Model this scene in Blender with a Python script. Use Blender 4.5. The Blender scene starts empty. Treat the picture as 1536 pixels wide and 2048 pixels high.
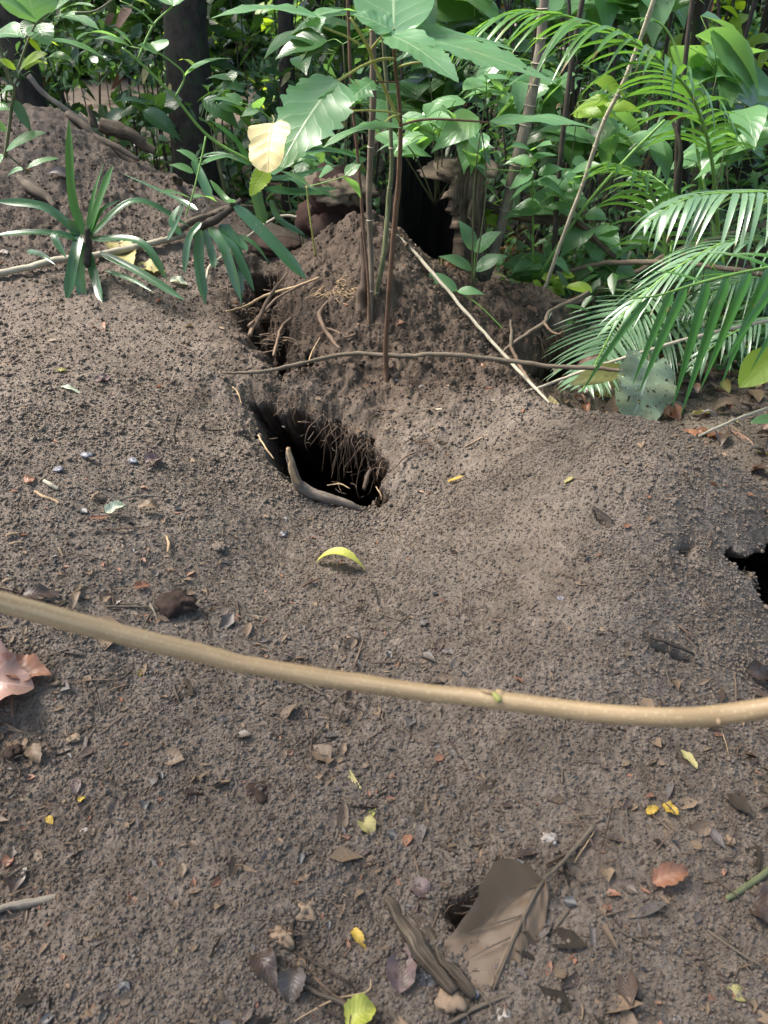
import bpy, math, random
import numpy as np
from mathutils import Vector, Matrix
R = math.radians
scene = bpy.context.scene
# ---------------------------------------------------------------- camera
CAM_H, PITCH = 1.15, R(36.0)
cam_d = bpy.data.cameras.new('camera')
cam = bpy.data.objects.new('camera', cam_d)
scene.collection.objects.link(cam)
cam.location = (0, 0, CAM_H)
cam.rotation_euler = (R(90) - PITCH, 0, 0)
cam_d.sensor_fit = 'VERTICAL'
cam_d.sensor_height = 24.0
cam_d.lens = 24.0 * 1488 / 2048
cam_d.clip_start = 0.02
cam_d.clip_end = 400
cam_d.dof.use_dof = True
cam_d.dof.focus_distance = 1.95
cam_d.dof.aperture_fstop = 4.5
scene.camera = cam
# ---------------------------------------------------------------- world, sun, exposure
SUN_EL, SUN_AZ = R(54), R(-72)          # azimuth measured from +Y (away from the camera) towards +X
world = bpy.data.worlds.new('World'); scene.world = world
world.use_nodes = True
wn = world.node_tree
wbg = wn.nodes['Background']
sky = wn.nodes.new('ShaderNodeTexSky')
sky.sky_type = 'NISHITA'; sky.sun_disc = False
sky.sun_elevation = SUN_EL; sky.sun_rotation = SUN_AZ
sky.air_density = 1.0; sky.dust_density = 4.0; sky.ozone_density = 0.6
wn.links.new(sky.outputs[0], wbg.inputs[0])
wbg.inputs[1].default_value = 0.15
sun_d = bpy.data.lights.new('sun', 'SUN')
sun_d.energy = 3.2; sun_d.angle = R(24); sun_d.color = (1.0, 0.95, 0.87)
sun = bpy.data.objects.new('sun', sun_d); scene.collection.objects.link(sun)
sdir = Vector((math.sin(SUN_AZ) * math.cos(SUN_EL), math.cos(SUN_AZ) * math.cos(SUN_EL), math.sin(SUN_EL)))
sun.rotation_euler = sdir.to_track_quat('Z', 'Y').to_euler()
scene.view_settings.view_transform = 'Standard'
scene.view_settings.look = 'None'
scene.view_settings.exposure = 1.72
scene.view_settings.gamma = 1.0
scene.cycles.max_bounces = 8
scene.cycles.diffuse_bounces = 4
scene.cycles.transparent_max_bounces = 12
scene.cycles.use_denoising = True
# ---------------------------------------------------------------- noise and ray helpers
rng = np.random.default_rng(7)
random.seed(7)

def hash2(ix, iy, seed=0):
    h = (ix.astype(np.int64) * 374761393 + iy.astype(np.int64) * 668265263 + seed * 1442695041) & 0xFFFFFFFF
    h = ((h ^ (h >> 13)) * 1274126177) & 0xFFFFFFFF
    h = ((h ^ (h >> 16)) * 2246822519) & 0xFFFFFFFF
    return ((h ^ (h >> 15)) & 0xFFFFFF) / float(0x1000000)

def vnoise(x, y, seed=0):
    ix, iy = np.floor(x), np.floor(y)
    fx, fy = x - ix, y - iy
    fx = fx * fx * fx * (fx * (fx * 6 - 15) + 10); fy = fy * fy * fy * (fy * (fy * 6 - 15) + 10)
    a = hash2(ix, iy, seed); b = hash2(ix + 1, iy, seed); c = hash2(ix, iy + 1, seed); d = hash2(ix + 1, iy + 1, seed)
    return (a + (b - a) * fx) * (1 - fy) + (c + (d - c) * fx) * fy

def fbm(x, y, octv=4, seed=0, gain=0.5):
    s = 0; a = 1; t = 0
    for o in range(octv):
        s = s + a * (vnoise(x * 2**o + 13.7 * o, y * 2**o - 7.1 * o, seed + o) - 0.5); t += a; a *= gain
    return s / t * 2

def clods(x, y, cell, seed=0, fill=0.75):
    """height of a layer of rounded clods, one or none per jittered cell"""
    gx, gy = x / cell, y / cell
    ix, iy = np.floor(gx), np.floor(gy)
    best = np.zeros_like(gx)
    for dx in (-1, 0, 1):
        for dy in (-1, 0, 1):
            cx, cy = ix + dx, iy + dy
            h1 = hash2(cx, cy, seed); h2 = hash2(cx, cy, seed + 11); h3 = hash2(cx, cy, seed + 23); h4 = hash2(cx, cy, seed + 37)
            r = (0.28 + 0.42 * h3) * (h4 < fill)
            ax = gx - (cx + h1); ay = gy - (cy + h2)
            an = h4 * 6.0
            u = ax * np.cos(an) + ay * np.sin(an); v = (-ax * np.sin(an) + ay * np.cos(an)) * (1.0 + 0.6 * h1)
            q = r * r - u * u - v * v
            best = np.maximum(best, np.sqrt(np.maximum(q, 0)) * (0.6 + 0.5 * h2))
    return best * cell

def sstep(a, b, x):
    t = np.clip((x - a) / (b - a), 0, 1)
    return t * t * (3 - 2 * t)

CP_, SP_ = math.cos(PITCH), math.sin(PITCH)
def ray(px, py):
    xc, yc = (px - 768) / 1488.0, (1024 - py) / 1488.0
    return Vector((xc, CP_ + yc * SP_, -SP_ + yc * CP_))
def PY(px, py, y):
    """point seen at the pixel of the photograph, at world depth y"""
    d = ray(px, py); t = y / d.y
    return Vector((d.x * t, y, CAM_H + d.z * t))
def PZ(px, py, z):
    d = ray(px, py); t = (z - CAM_H) / d.z
    return Vector((d.x * t, d.y * t, z))
def PT(px, py, t):
    """point seen at the pixel at distance t along the ray"""
    d = ray(px, py).normalized()
    return Vector((d.x * t, d.y * t, CAM_H + d.z * t))
# ---------------------------------------------------------------- the ground: control points, holes, crumbs
ctrl = []
def cz(px, py, z): ctrl.append(tuple(PZ(px, py, z)))
def cy(px, py, y): ctrl.append(tuple(PY(px, py, y)))
def cw(x, y, z): ctrl.append((x, y, z))
for a in [(-100,2080,-.03),(400,2080,.0),(768,2080,0),(1150,2080,-.01),(1640,2080,-.06),(0,1750,.01),(768,1750,.0),(1300,1750,.01),(1600,1750,-.04),
          (-80,1400,.08),(350,1400,.03),(768,1400,.0),(1150,1400,.03),(1420,1400,.0),(1640,1400,-.12),(0,1150,.14),(350,1150,.065),(700,1180,-.025),(1000,1180,.05),
          (1250,1200,.10),(1450,1240,.03),(1600,1260,-.08),(-60,960,.20),(300,960,.12),(470,960,.045),(620,1010,-.04),(760,1020,-.05),(900,1000,.0),(1060,960,.10),(1200,960,.185),
          (1340,1000,.18),(1360,1095,.11),(1450,1030,.14),(1600,1060,.055),(0,800,.25),(200,790,.20),(380,800,.14),(470,830,.08),(540,925,.03),(600,975,-.01),
          (700,1005,-.04),(800,985,-.03),(1090,815,.115),(1200,835,.19),(1300,858,.22),(1400,895,.20),(1480,950,.14),(1540,1000,.10),(980,880,.05),(900,930,.005)]: cz(*a)
for a in [(0,650,2.18),(220,650,2.24),(400,640,2.36),(470,700,2.19),(480,640,2.38),(430,600,2.5),(200,580,2.42),(-100,600,2.35),(0,400,2.95),(200,450,2.88),(330,480,2.85),(430,520,2.85),
          (-60,215,3.35),(60,215,3.4),(150,245,3.42),(250,310,3.38),(330,352,3.3),(400,392,3.22),(300,420,3.05),(470,460,3.2),(560,455,3.45),
          (510,560,2.72),(540,650,2.42),(560,720,2.16),(600,790,2.05),(700,850,1.98),(780,900,1.86),(560,540,2.66),(620,500,2.70),(660,462,2.76),(750,448,2.70),(800,474,2.70),
          (600,600,2.46),(740,600,2.42),(740,680,2.29),(772,760,2.17),(640,700,2.24),(840,522,2.66),(900,582,2.62),(960,622,2.62),(880,700,2.32),(900,800,2.03),(1000,700,2.38),(1020,780,2.12),
          (1050,640,2.62),(1120,602,2.85)]: cy(*a)
# what lies behind the crests
for a in [(0,3.2,.10),(.3,3.15,.02),(-.25,3.25,.12),(.12,3.0,.2),(.68,2.12,-.07),(.68,2.35,-.14),(.80,2.02,-.07),(.93,1.97,-.10),(1.02,1.87,-.13),(1.1,1.8,-.17),(.56,2.42,-.06),(1.02,2.5,-.17),(.80,2.62,-.14),(1.2,2.2,-.16),(.85,3.1,-.17),(1.3,2.9,-.2),(1.6,2.6,-.2),(1.5,2.0,-.14),(1.3,1.3,-.12),(1.4,.8,-.14),(.55,3.5,-.02),(1.1,3.8,-.16),
          (.3,3.7,-.05),(-.1,3.9,-.08),(-.5,4.0,-.05),(-.75,3.95,-.05),(-1.3,3.95,.15),(-1.9,4.1,.3),(-1.0,4.6,-.25),(-2.2,3.4,.66),(-2.4,2.6,.45),(-1.7,1.9,.2),(-1.3,1.2,.1),(-1.2,.6,.06),
          (-1,-.6,0),(0,-.6,0),(1,-.6,-.08),(-3,5,.2),(-3.2,3.4,.6),(0,5,-.25),(2,5,-.25),(3,3,-.3),(3,1,-.3),(-3,1,.2),(-3,-2,0),(3,-2,-.2),(-5,6,-.1),(0,7,-.25),(5,6,-.3),(-5,2,.2),(5,1,-.3),(0,-4,0)]: cw(*a)
ctrl = np.array(ctrl)
print('ctrl z', ctrl[:, 2].min(), ctrl[:, 2].max())
def _tps(r2): return 0.5 * r2 * np.log(r2 + 1e-9)
_n = len(ctrl)
_A = np.zeros((_n + 3, _n + 3))
_d2 = ((ctrl[:, None, :2] - ctrl[None, :, :2])**2).sum(-1)
_A[:_n, :_n] = _tps(_d2) + np.eye(_n) * 0.0010
_A[:_n, _n] = 1; _A[:_n, _n+1:] = ctrl[:, :2]; _A[_n, :_n] = 1; _A[_n+1:, :_n] = ctrl[:, :2].T
_w = np.linalg.solve(_A, np.concatenate([ctrl[:, 2], [0, 0, 0]]))
def Hbase(x, y):
    x = np.asarray(x, float); y = np.asarray(y, float)
    out = np.empty(x.size); xf = x.ravel(); yf = y.ravel()
    xc = np.clip(xf, -6, 6); yc = np.clip(yf, -4, 8)
    for i in range(0, xf.size, 100000):
        s = slice(i, i + 100000)
        d2 = (xc[s, None] - ctrl[None, :, 0])**2 + (yc[s, None] - ctrl[None, :, 1])**2
        out[s] = _tps(d2) @ _w[:_n] + _w[_n] + _w[_n+1] * xc[s] + _w[_n+2] * yc[s]
    far = sstep(4.2, 7.0, np.hypot(xf, yf - 2))
    out = out * (1 - far) - 0.22 * far + 0.10 * far * fbm(xf * .35, yf * .35, 3, 5)
    return out.reshape(x.shape)
# a coarse table makes the ray hits cheap
_tx = np.linspace(-4, 4, 401); _ty = np.linspace(-1, 7, 401)
_T = Hbase(*np.meshgrid(_tx, _ty, indexing='ij'))
def Ht(x, y):
    fx = min(max((x + 4) / .02, 0), 399.999); fy = min(max((y + 1) / .02, 0), 399.999)
    i, j = int(fx), int(fy); u, v = fx - i, fy - j
    return float((_T[i, j] * (1-u) + _T[i+1, j] * u) * (1-v) + (_T[i, j+1] * (1-u) + _T[i+1, j+1] * u) * v)
def G(px, py, up=0.0):
    """where the pixel's ray first meets the ground (before holes), lifted by up"""
    d = ray(px, py).normalized(); t = 0.25
    while t < 9:
        if CAM_H + d.z * t < Ht(d.x * t, d.y * t): break
        t += 0.012
    a, b = t - 0.012, t
    for _ in range(8):
        m = (a + b) / 2
        if CAM_H + d.z * m < Ht(d.x * m, d.y * m): b = m
        else: a = m
    return Vector((d.x * b, d.y * b, CAM_H + d.z * b + up))
def GN(p):
    e = .03
    return Vector((Ht(p.x - e, p.y) - Ht(p.x + e, p.y), Ht(p.x, p.y - e) - Ht(p.x, p.y + e), 2 * e)).normalized()

def poly_world(pts): return np.array([tuple(G(*p))[:2] for p in pts])
def poly_inside_dist(x, y, P):
    """distance to the outline, positive inside"""
    d = np.full(x.shape, 1e9); ins = np.zeros(x.shape, bool)
    n = len(P)
    for i in range(n):
        ax, ay = P[i]; bx, by = P[(i+1) % n]
        ex, ey = bx - ax, by - ay
        t = np.clip(((x-ax)*ex + (y-ay)*ey) / (ex*ex + ey*ey + 1e-12), 0, 1)
        d = np.minimum(d, np.hypot(x - ax - t*ex, y - ay - t*ey))
        c = ((ay > y) != (by > y)) & (x < (bx-ax) * (y-ay) / (by - ay + 1e-12) + ax)
        ins ^= c
    return np.where(ins, d, -d)
# holes: outline in the photograph, depth, width of the crumbling edge, how far the cavity runs back (x, y) per metre of depth
HOLES = [
    ([(484,778),(500,822),(508,850),(526,872),(540,912),(572,945),(592,950),(625,975),(660,978),(690,990),(730,990),(770,970),(768,935),(776,912),(742,888),(726,860),(694,852),(670,826),(640,828),(612,800),(575,798),(550,778),(505,774)], .85, .045, .0, 1.15),
    ([(488,530),(520,518),(556,520),(556,560),(530,585),(500,565)], .35, .05, .1, .6),
    ([(520,640),(560,628),(580,660),(588,700),(560,722),(530,705)], .26, .05, .1, .5),
    ([(486,528),(520,518),(556,520),(562,560),(548,600),(566,628),(590,660),(600,690),(636,680),(640,715),(618,740),(575,728),(545,725),(522,695),(506,655),(488,625),(474,595),(480,560)], .13, .075, .06, .15),
    ([(604,676),(628,676),(634,715),(615,735),(602,715)], .18, .03, .05, .4),
    ([(470,600),(500,590),(515,620),(520,650),(500,660),(480,635)], .12, .05, .05, .2),
    ([(1060,690),(1110,672),(1165,680),(1160,740),(1130,772),(1085,765),(1060,735)], .30, .06, .0, .6),
    ([(975,668),(1010,690),(1030,720),(1010,712),(985,692)], .12, .03, 0, .3),
    ([(1462,1112),(1498,1146),(1536,1200),(1640,1300),(1760,1240),(1720,1085),(1590,1070),(1540,1080),(1500,1096)], .70, .025, .1, 1.35),
    ([(1352,1085),(1378,1070),(1396,1082),(1385,1108),(1360,1106)], .06, .022, 0, .3),
    ([(1185,1012),(1200,1018),(1228,1045),(1222,1052),(1196,1034)], .045, .012, 0, .3),
    ([(1292,1272),(1330,1280),(1386,1306),(1392,1318),(1360,1318),(1310,1296)], .035, .02, 0, .2),
    ([(880,1808),(925,1792),(960,1775),(975,1800),(945,1850),(900,1860)], .07, .03, 0, .2),
    ([(190,985),(212,990),(205,1003),(188,998)], .03, .012, 0, .2),
]
HP = [poly_world(h[0]) for h in HOLES]
def mound_mask(x, y):
    """1 on the damp central mound"""
    a = sstep(1.0, .62, np.hypot((x - .05) / .78, (y - 2.62) / .80))
    return a
def ground_xyz(x, y):
    h = Hbase(x, y)
    near = sstep(6, 3.5, np.hypot(x, y))
    m = mound_mask(x, y)
    lb = sstep(-.55, -1.1, x) * sstep(2.3, 2.7, y)                       # the steeper left bank
    rough = np.clip(m + lb, 0, 1)
    wx = x + .02 * fbm(x * 9, y * 9, 3, 3); wy = y + .02 * fbm(x * 9 + 5, y * 9, 3, 4)
    h = h + .022 * fbm(x * 3.1, y * 3.1, 3, 8) * near
    h = h + (.006 + .025 * rough) * fbm(x * 16, y * 16, 4, 9, .62) * near
    fine = sstep(4.0, 2.5, y) * sstep(2.6, 1.8, np.abs(x))
    patch = np.clip(.5 + 1.1 * fbm(x * 4.3, y * 4.3, 3, 31), .12, 1.15)
    sel = fine > 0
    c = np.zeros_like(h)
    xs, ys = wx[sel], wy[sel]; rs = rough[sel]; ps = patch[sel]
    c[sel] = (np.maximum(.8 * clods(xs, ys, .009, 1, .85), .5 * clods(xs, ys, .018, 2, .20)) * (.45 + .55 * ps) + .5 * clods(xs + 3, ys, .0058, 5, .9)
              + clods(xs, ys, .034, 3, .35) * (.04 + .6 * rs) + clods(xs + 1, ys, .062, 6, .5) * .4 * rs)
    h = h + c * fine * 1.0
    dx = np.zeros_like(h); dy = np.zeros_like(h); pit = np.zeros_like(h)
    jag = .024 * fbm(x * 28, y * 28, 4, 40, .65) + .03 * fbm(x * 9, y * 9, 2, 41)
    for (pts, dep, edge, sx, sy), P in zip(HOLES, HP):
        lo = P.min(0) - .14; hi = P.max(0) + .14
        s = (x > lo[0]) & (x < hi[0]) & (y > lo[1]) & (y < hi[1])
        if not s.any(): continue
        k = min(1.0, dep / .15)
        d = poly_inside_dist(x[s], y[s], P) + jag[s] * k
        q2 = dep * sstep(-.004, edge, d); q = q2 + min(.05, .14 * dep) * (.12 if P[:, 0].min() > .7 else 1.) * sstep(-.07 * k, .015, d)
        h[s] -= q; dx[s] += q2 * sx; dy[s] += q2 * sy; pit[s] = np.maximum(pit[s], q2 / dep * k)
    # roughness on the walls of the pits
    return x + dx + pit * .02 * fbm(x * 40, y * 40, 3, 50), y + dy + pit * .02 * fbm(x * 40, y * 40, 3, 51), h, pit, m, lb
def stretch(fine_lo, fine_hi, step, lo, hi, g=1.035, cap=1.5):
    mid = list(np.arange(fine_lo, fine_hi, step))
    def grow(v, end, sgn):
        out = []; s = step
        while (v - end) * sgn < 0:
            s = min(s * g, cap); v += s * sgn; out.append(v)
        return out
    return np.array(grow(mid[0], lo, -1)[::-1] + mid + grow(mid[-1], hi, 1))
QUAL = 1.0
gx = stretch(-1.15, 1.35, .0030 / QUAL, -90, 90, 1.02)
ys_ = [-30.]; v = -30.
def _ystep(v):
    if v < .35: return max(.004, min(1.5, (.35 - v) * .12))
    if v < 1.1: return .0026
    if v < 2.75: return min(.0026 + (v - 1.1) * .0028, .0042)
    if v < 3.6: return .0042 + (v - 2.75) * .006
    return min(1.5, .0096 * 1.02 ** ((v - 3.6) / .02) if v < 6 else (v - 5) * .12)
while v < 120:
    v += _ystep(v) / QUAL; ys_.append(v)
gy = np.array(ys_)
print('ground grid', len(gx), len(gy))
X, Y = np.meshgrid(gx, gy, indexing='ij')
VX, VY, VZ, PIT, MND, LBK = ground_xyz(X, Y)
def grid_mesh(name, VX, VY, VZ):
    nx, ny = VX.shape
    me = bpy.data.meshes.new(name)
    co = np.stack([VX, VY, VZ], -1).reshape(-1, 3).astype(np.float32)
    idx = np.arange(nx * ny).reshape(nx, ny)
    q = np.stack([idx[:-1, :-1], idx[1:, :-1], idx[1:, 1:], idx[:-1, 1:]], -1).reshape(-1, 4).astype(np.int32)
    return fast_mesh(name, co, q)
def fast_mesh(name, co, faces, smooth=True, uv=None, attrs=None, mat_idx=None):
    """faces: (n,k) int array"""
    me = bpy.data.meshes.new(name)
    n, k = faces.shape
    me.vertices.add(len(co)); me.vertices.foreach_set('co', np.ascontiguousarray(co, dtype=np.float32).ravel())
    me.loops.add(n * k); me.loops.foreach_set('vertex_index', np.ascontiguousarray(faces, dtype=np.int32).ravel())
    me.polygons.add(n); me.polygons.foreach_set('loop_start', np.arange(0, n * k, k, dtype=np.int32))
    me.polygons.foreach_set('use_smooth', np.full(n, smooth))
    if mat_idx is not None: me.polygons.foreach_set('material_index', mat_idx.astype(np.int32))
    if uv is not None:
        l = me.uv_layers.new(name='UVMap'); l.data.foreach_set('uv', np.ascontiguousarray(uv[faces.ravel()], dtype=np.float32).ravel())
    for kx, vals in (attrs or {}).items():
        a = me.attributes.new(kx, 'FLOAT', 'POINT'); a.data.foreach_set('value', np.ascontiguousarray(vals, dtype=np.float32))
    me.update(calc_edges=True); me.validate()
    return me
# real height at a point, for what rests on the crumbs
def Hs(x, y): return float(Ht(x, y)) + .004
# ---------------------------------------------------------------- materials
class NT:
    def __init__(s, name):
        s.m = bpy.data.materials.new(name); s.m.use_nodes = True
        s.t = s.m.node_tree; s.b = s.t.nodes['Principled BSDF']; s.out = s.t.nodes['Material Output']
    def n(s, typ, **kw):
        nd = s.t.nodes.new('ShaderNode' + typ)
        for k, v in kw.items():
            if k.startswith('i_'): nd.inputs[k[2:].replace('_', ' ')].default_value = v
            else: setattr(nd, k, v)
        return nd
    def l(s, a, b): s.t.links.new(a, b)
    def math(s, op, a, b=None, c=None, clamp=False):
        nd = s.t.nodes.new('ShaderNodeMath'); nd.operation = op; nd.use_clamp = clamp
        for i, v in enumerate((a, b, c)):
            if v is None: continue
            if isinstance(v, (int, float)): nd.inputs[i].default_value = v
            else: s.l(v, nd.inputs[i])
        return nd.outputs[0]
    def mix(s, f, a, b, blend='MIX'):
        nd = s.t.nodes.new('ShaderNodeMix'); nd.data_type = 'RGBA'; nd.blend_type = blend
        for i, v in ((0, f), (6, a), (7, b)):
            if isinstance(v, (int, float)): nd.inputs[i].default_value = v
            elif isinstance(v, tuple): nd.inputs[i].default_value = (*v, 1)
            else: s.l(v, nd.inputs[i])
        return nd.outputs[2]
    def ramp(s, f, lo, hi, a=0., b=1.):
        nd = s.t.nodes.new('ShaderNodeMapRange'); nd.interpolation_type = 'SMOOTHSTEP'
        for i, v in ((0, f), (1, lo), (2, hi), (3, a), (4, b)):
            if isinstance(v, (int, float)): nd.inputs[i].default_value = v
            else: s.l(v, nd.inputs[i])
        return nd.outputs[0]
    def noise(s, scale, detail=3, co=None, rough=.55):
        nd = s.t.nodes.new('ShaderNodeTexNoise'); nd.inputs['Scale'].default_value = scale; nd.inputs['Detail'].default_value = detail
        nd.inputs['Roughness'].default_value = rough
        if co is not None: s.l(co, nd.inputs['Vector'])
        return nd.outputs[0]
    def attr(s, name): return s.n('Attribute', attribute_name=name).outputs['Fac']
    def coord(s, w='Object'): return s.t.nodes.new('ShaderNodeTexCoord').outputs[w]
    def bump(s, h, strength, dist, normal=None):
        nd = s.t.nodes.new('ShaderNodeBump'); nd.inputs['Strength'].default_value = strength; nd.inputs['Distance'].default_value = dist
        s.l(h, nd.inputs['Height'])
        if normal is not None: s.l(normal, nd.inputs['Normal'])
        return nd.outputs[0]
    def col(s, v): s.l(v, s.b.inputs['Base Color']) if not isinstance(v, tuple) else setattr(s.b.inputs['Base Color'], 'default_value', (*v, 1))

def soil_material():
    k = NT('soil'); co = k.coord()
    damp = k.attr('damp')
    n1 = k.noise(2.2, 4, co); n2 = k.noise(14, 5, co, .65); n3 = k.noise(90, 4, co, .7)
    vor = k.n('TexVoronoi'); vor.inputs['Scale'].default_value = 130; k.l(co, vor.inputs['Vector'])
    vs = k.n('SeparateColor'); k.l(vor.outputs['Color'], vs.inputs[0])
    c = k.mix(k.ramp(n2, .3, .7), (.102, .082, .065), (.182, .150, .124))
    c = k.mix(k.ramp(n1, .35, .65, 0., .35), c, (.190, .163, .138))
    c = k.mix(k.math('MULTIPLY', vs.outputs[0], .40), c, (.075, .052, .038))
    c = k.mix(k.ramp(n3, .62, .72, 0, .5), c, (.27, .22, .18))
    c = k.mix(k.ramp(vs.outputs[1], .95, .97, 0, .25), c, (.22, .17, .12))
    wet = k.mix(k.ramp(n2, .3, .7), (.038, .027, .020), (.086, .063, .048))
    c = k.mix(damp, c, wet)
    k.col(c)
    k.b.inputs['Roughness'].default_value = .9
    k.b.inputs['Specular IOR Level'].default_value = .25
    b = k.bump(k.noise(260, 5, co, .75), .7, .004)
    b = k.bump(vor.outputs['Distance'], .35, .004, b)
    k.l(b, k.b.inputs['Normal'])
    return k.m

def litter_floor_material(): pass

def leaf_material(name, ca, cb, vein, trans=.35, tcol=None, gloss=.38, nv=9, spots=0., dull=0., bump=.5, brown=None, hole=0., spec=.5, veinw=1., bt=.55, vs=.65, tip=None):
    """uv: u along the leaf, v across (-1..1); attribute rnd picks the shade"""
    k = NT(name)
    uvn = k.n('UVMap'); sep = k.n('SeparateXYZ'); k.l(uvn.outputs[0], sep.inputs[0])
    u, v = sep.outputs[0], sep.outputs[1]
    rnd = k.attr('rnd')
    co = k.coord()
    av = k.math('ABSOLUTE', v)
    mid = k.ramp(av, .0, .06 * veinw, 1., 0.)
    ph = k.math('SUBTRACT', k.math('MULTIPLY', u, nv), k.math('MULTIPLY', av, nv * .22))
    fr = k.math('PINGPONG', ph, .5)
    side = k.math('MULTIPLY', k.ramp(fr, 0., .07, 1., 0.), k.ramp(av, .95, 1., 1, 0))
    veins = k.math('MAXIMUM', mid, k.math('MULTIPLY', side, .45))
    n = k.noise(7, 4, co, .6); n2 = k.noise(60, 3, co)
    c = k.mix(rnd, ca, cb)
    c = k.mix(k.ramp(n, .3, .7, 0, .45), c, tuple(min(1, x * 1.45 + .004) for x in ca))
    c = k.mix(k.math('MULTIPLY', veins, vs), c, vein)
    c = k.mix(k.ramp(k.noise(4.5, 4, co, .6), .56, .72, 0, .35 if trans > .2 else .1), c, (.20, .22, .07))
    if trans > .2: c = k.mix(k.ramp(k.noise(31, 4, co, .65), .64, .69, 0, .6), c, (.16, .13, .06))
    if spots: c = k.mix(k.ramp(n2, .66, .70, 0, spots), c, (.35, .36, .16))
    if brown:
        bn = k.noise(18, 5, co, .7)
        c = k.mix(k.ramp(bn, bt, bt + .13, 0, 1.), c, brown)
    if tip: c = k.mix(k.math('MULTIPLY', k.ramp(k.math('ADD', u, k.math('MULTIPLY', k.math('SUBTRACT', rnd, .5), .16)), .90, .97), k.ramp(k.math('FRACT', k.math('MULTIPLY', rnd, 7.3)), .35, .45)), c, tip)
    k.col(c)
    k.b.inputs['Roughness'].default_value = gloss
    k.b.inputs['Specular IOR Level'].default_value = spec
    hgt = k.math('ADD', k.math('MULTIPLY', veins, -.6), k.math('MULTIPLY', k.ramp(fr, 0, .5), .5))
    bp = k.bump(hgt, bump, .0013); k.l(bp, k.b.inputs['Normal'])
    tr = k.n('BsdfTranslucent')
    if tcol is None: tcol = (min(1, cb[0] * 1.9 + .03), min(1, cb[1] * 1.9 + .06), cb[2] * .9)
    k.l(k.mix(k.math('MULTIPLY', veins, .5), tcol, tuple(x * .6 for x in tcol)), tr.inputs['Color'])
    ms = k.n('MixShader'); ms.inputs[0].default_value = trans
    k.l(k.b.outputs[0], ms.inputs[1]); k.l(tr.outputs[0], ms.inputs[2])
    res = ms.outputs[0]
    if hole:
        hn = k.noise(48, 3, co, .6)
        tp = k.n('BsdfTransparent'); m2 = k.n('MixShader')
        k.l(k.ramp(hn, hole, hole + .01), m2.inputs[0]); k.l(res, m2.inputs[1]); k.l(tp.outputs[0], m2.inputs[2]); res = m2.outputs[0]
    k.l(res, k.out.inputs[0])
    return k.m

def bark_material(name, ca, cb, scale=30, rough=.8, bump=.6, stretch=6., spots=None, ring=0., moss=None):
    k = NT(name); co = k.coord()
    uvn = k.n('UVMap')
    mp = k.n('Mapping'); mp.inputs['Scale'].default_value = (4, .25 * stretch, 1); k.l(uvn.outputs[0], mp.inputs[0])
    n = k.noise(scale, 5, mp.outputs[0], .65); n2 = k.noise(scale * .2, 4, co, .6)
    c = k.mix(k.ramp(n, .3, .7), ca, cb)
    c = k.mix(k.ramp(n2, .35, .65, 0, .5), c, tuple(x * .55 for x in ca))
    if spots:
        sp = k.n('TexVoronoi'); sp.inputs['Scale'].default_value = 260; k.l(co, sp.inputs['Vector'])
        c = k.mix(k.ramp(sp.outputs['Distance'], .16, .26, .75, 0), c, spots)
    if moss:
        c = k.mix(k.ramp(k.noise(9, 5, co, .7), .5, .62), c, moss)
    k.col(c); k.b.inputs['Roughness'].default_value = rough; k.b.inputs['Specular IOR Level'].default_value = .35
    k.l(k.bump(n, bump, .003), k.b.inputs['Normal'])
    return k.m
M = {}
M['soil'] = soil_material()
def link(o, parent=None):
    scene.collection.objects.link(o)
    if parent is not None: o.parent = parent
    return o
def tag(o, label=None, cat=None, group=None, kind=None):
    if label: o['label'] = label
    if cat: o['category'] = cat
    if group: o['group'] = group
    if kind: o['kind'] = kind
    return o
me = grid_mesh('soil_ground', VX, VY, VZ)
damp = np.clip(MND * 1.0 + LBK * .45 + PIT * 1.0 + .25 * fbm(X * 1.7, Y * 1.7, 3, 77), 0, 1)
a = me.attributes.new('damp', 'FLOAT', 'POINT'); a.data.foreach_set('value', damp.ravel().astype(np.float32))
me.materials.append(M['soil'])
ground = link(bpy.data.objects.new('soil_ground', me)); tag(ground, kind='structure')
del X, Y, VX, VY, VZ
# ---------------------------------------------------------------- mesh builders: leaves, tubes, lumps
def wpos(o):
    v = Vector((0, 0, 0))
    while o is not None: v = v + o.location; o = o.parent
    return v
def thing(name, label, cat, base, group=None):
    o = bpy.data.objects.new(name, None); link(o); o.location = base
    return tag(o, label, cat, group)
PROF = {
    'ovate': lambda s: np.sin(np.pi * np.clip(s, 0, 1)**.68)**.85 * (1 - .25 * s),
    'ellip': lambda s: np.sin(np.pi * s**.9)**.75,
    'drip': lambda s: np.where(s < .86, np.sin(np.pi * np.clip(s / .93, 0, 1)**.72)**.85, 0) * (s < .86) + (s >= .86) * (.24 * (1 - s) / .14),
    'lance': lambda s: np.sin(np.pi * s**.75)**1.0,
    'strap': lambda s: np.minimum(1, np.minimum(.35 + s * 6, (1 - s) * 5 + .05))**.8,
    'blade': lambda s: np.minimum(1, .25 + s * 7) * (1 - s**2.6),
    'round': lambda s: np.sqrt(np.clip(1 - (2 * s - 1)**2, 0, 1)),
    'yellow': lambda s: np.clip(np.minimum(1, .42 + s * 4.2) * np.sqrt(np.clip(1 - np.clip((s - .35) / .65, 0, 1)**2.4, 0, 1)) * (1 - .12 * np.exp(-((s - .42) / .05)**2)), 0, 1),
    'lobed': lambda s: np.sin(np.pi * s**.62)**.7 * (1 + .13 * (1 - 2 * ((s * 7.5) % 1))),
}
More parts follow.
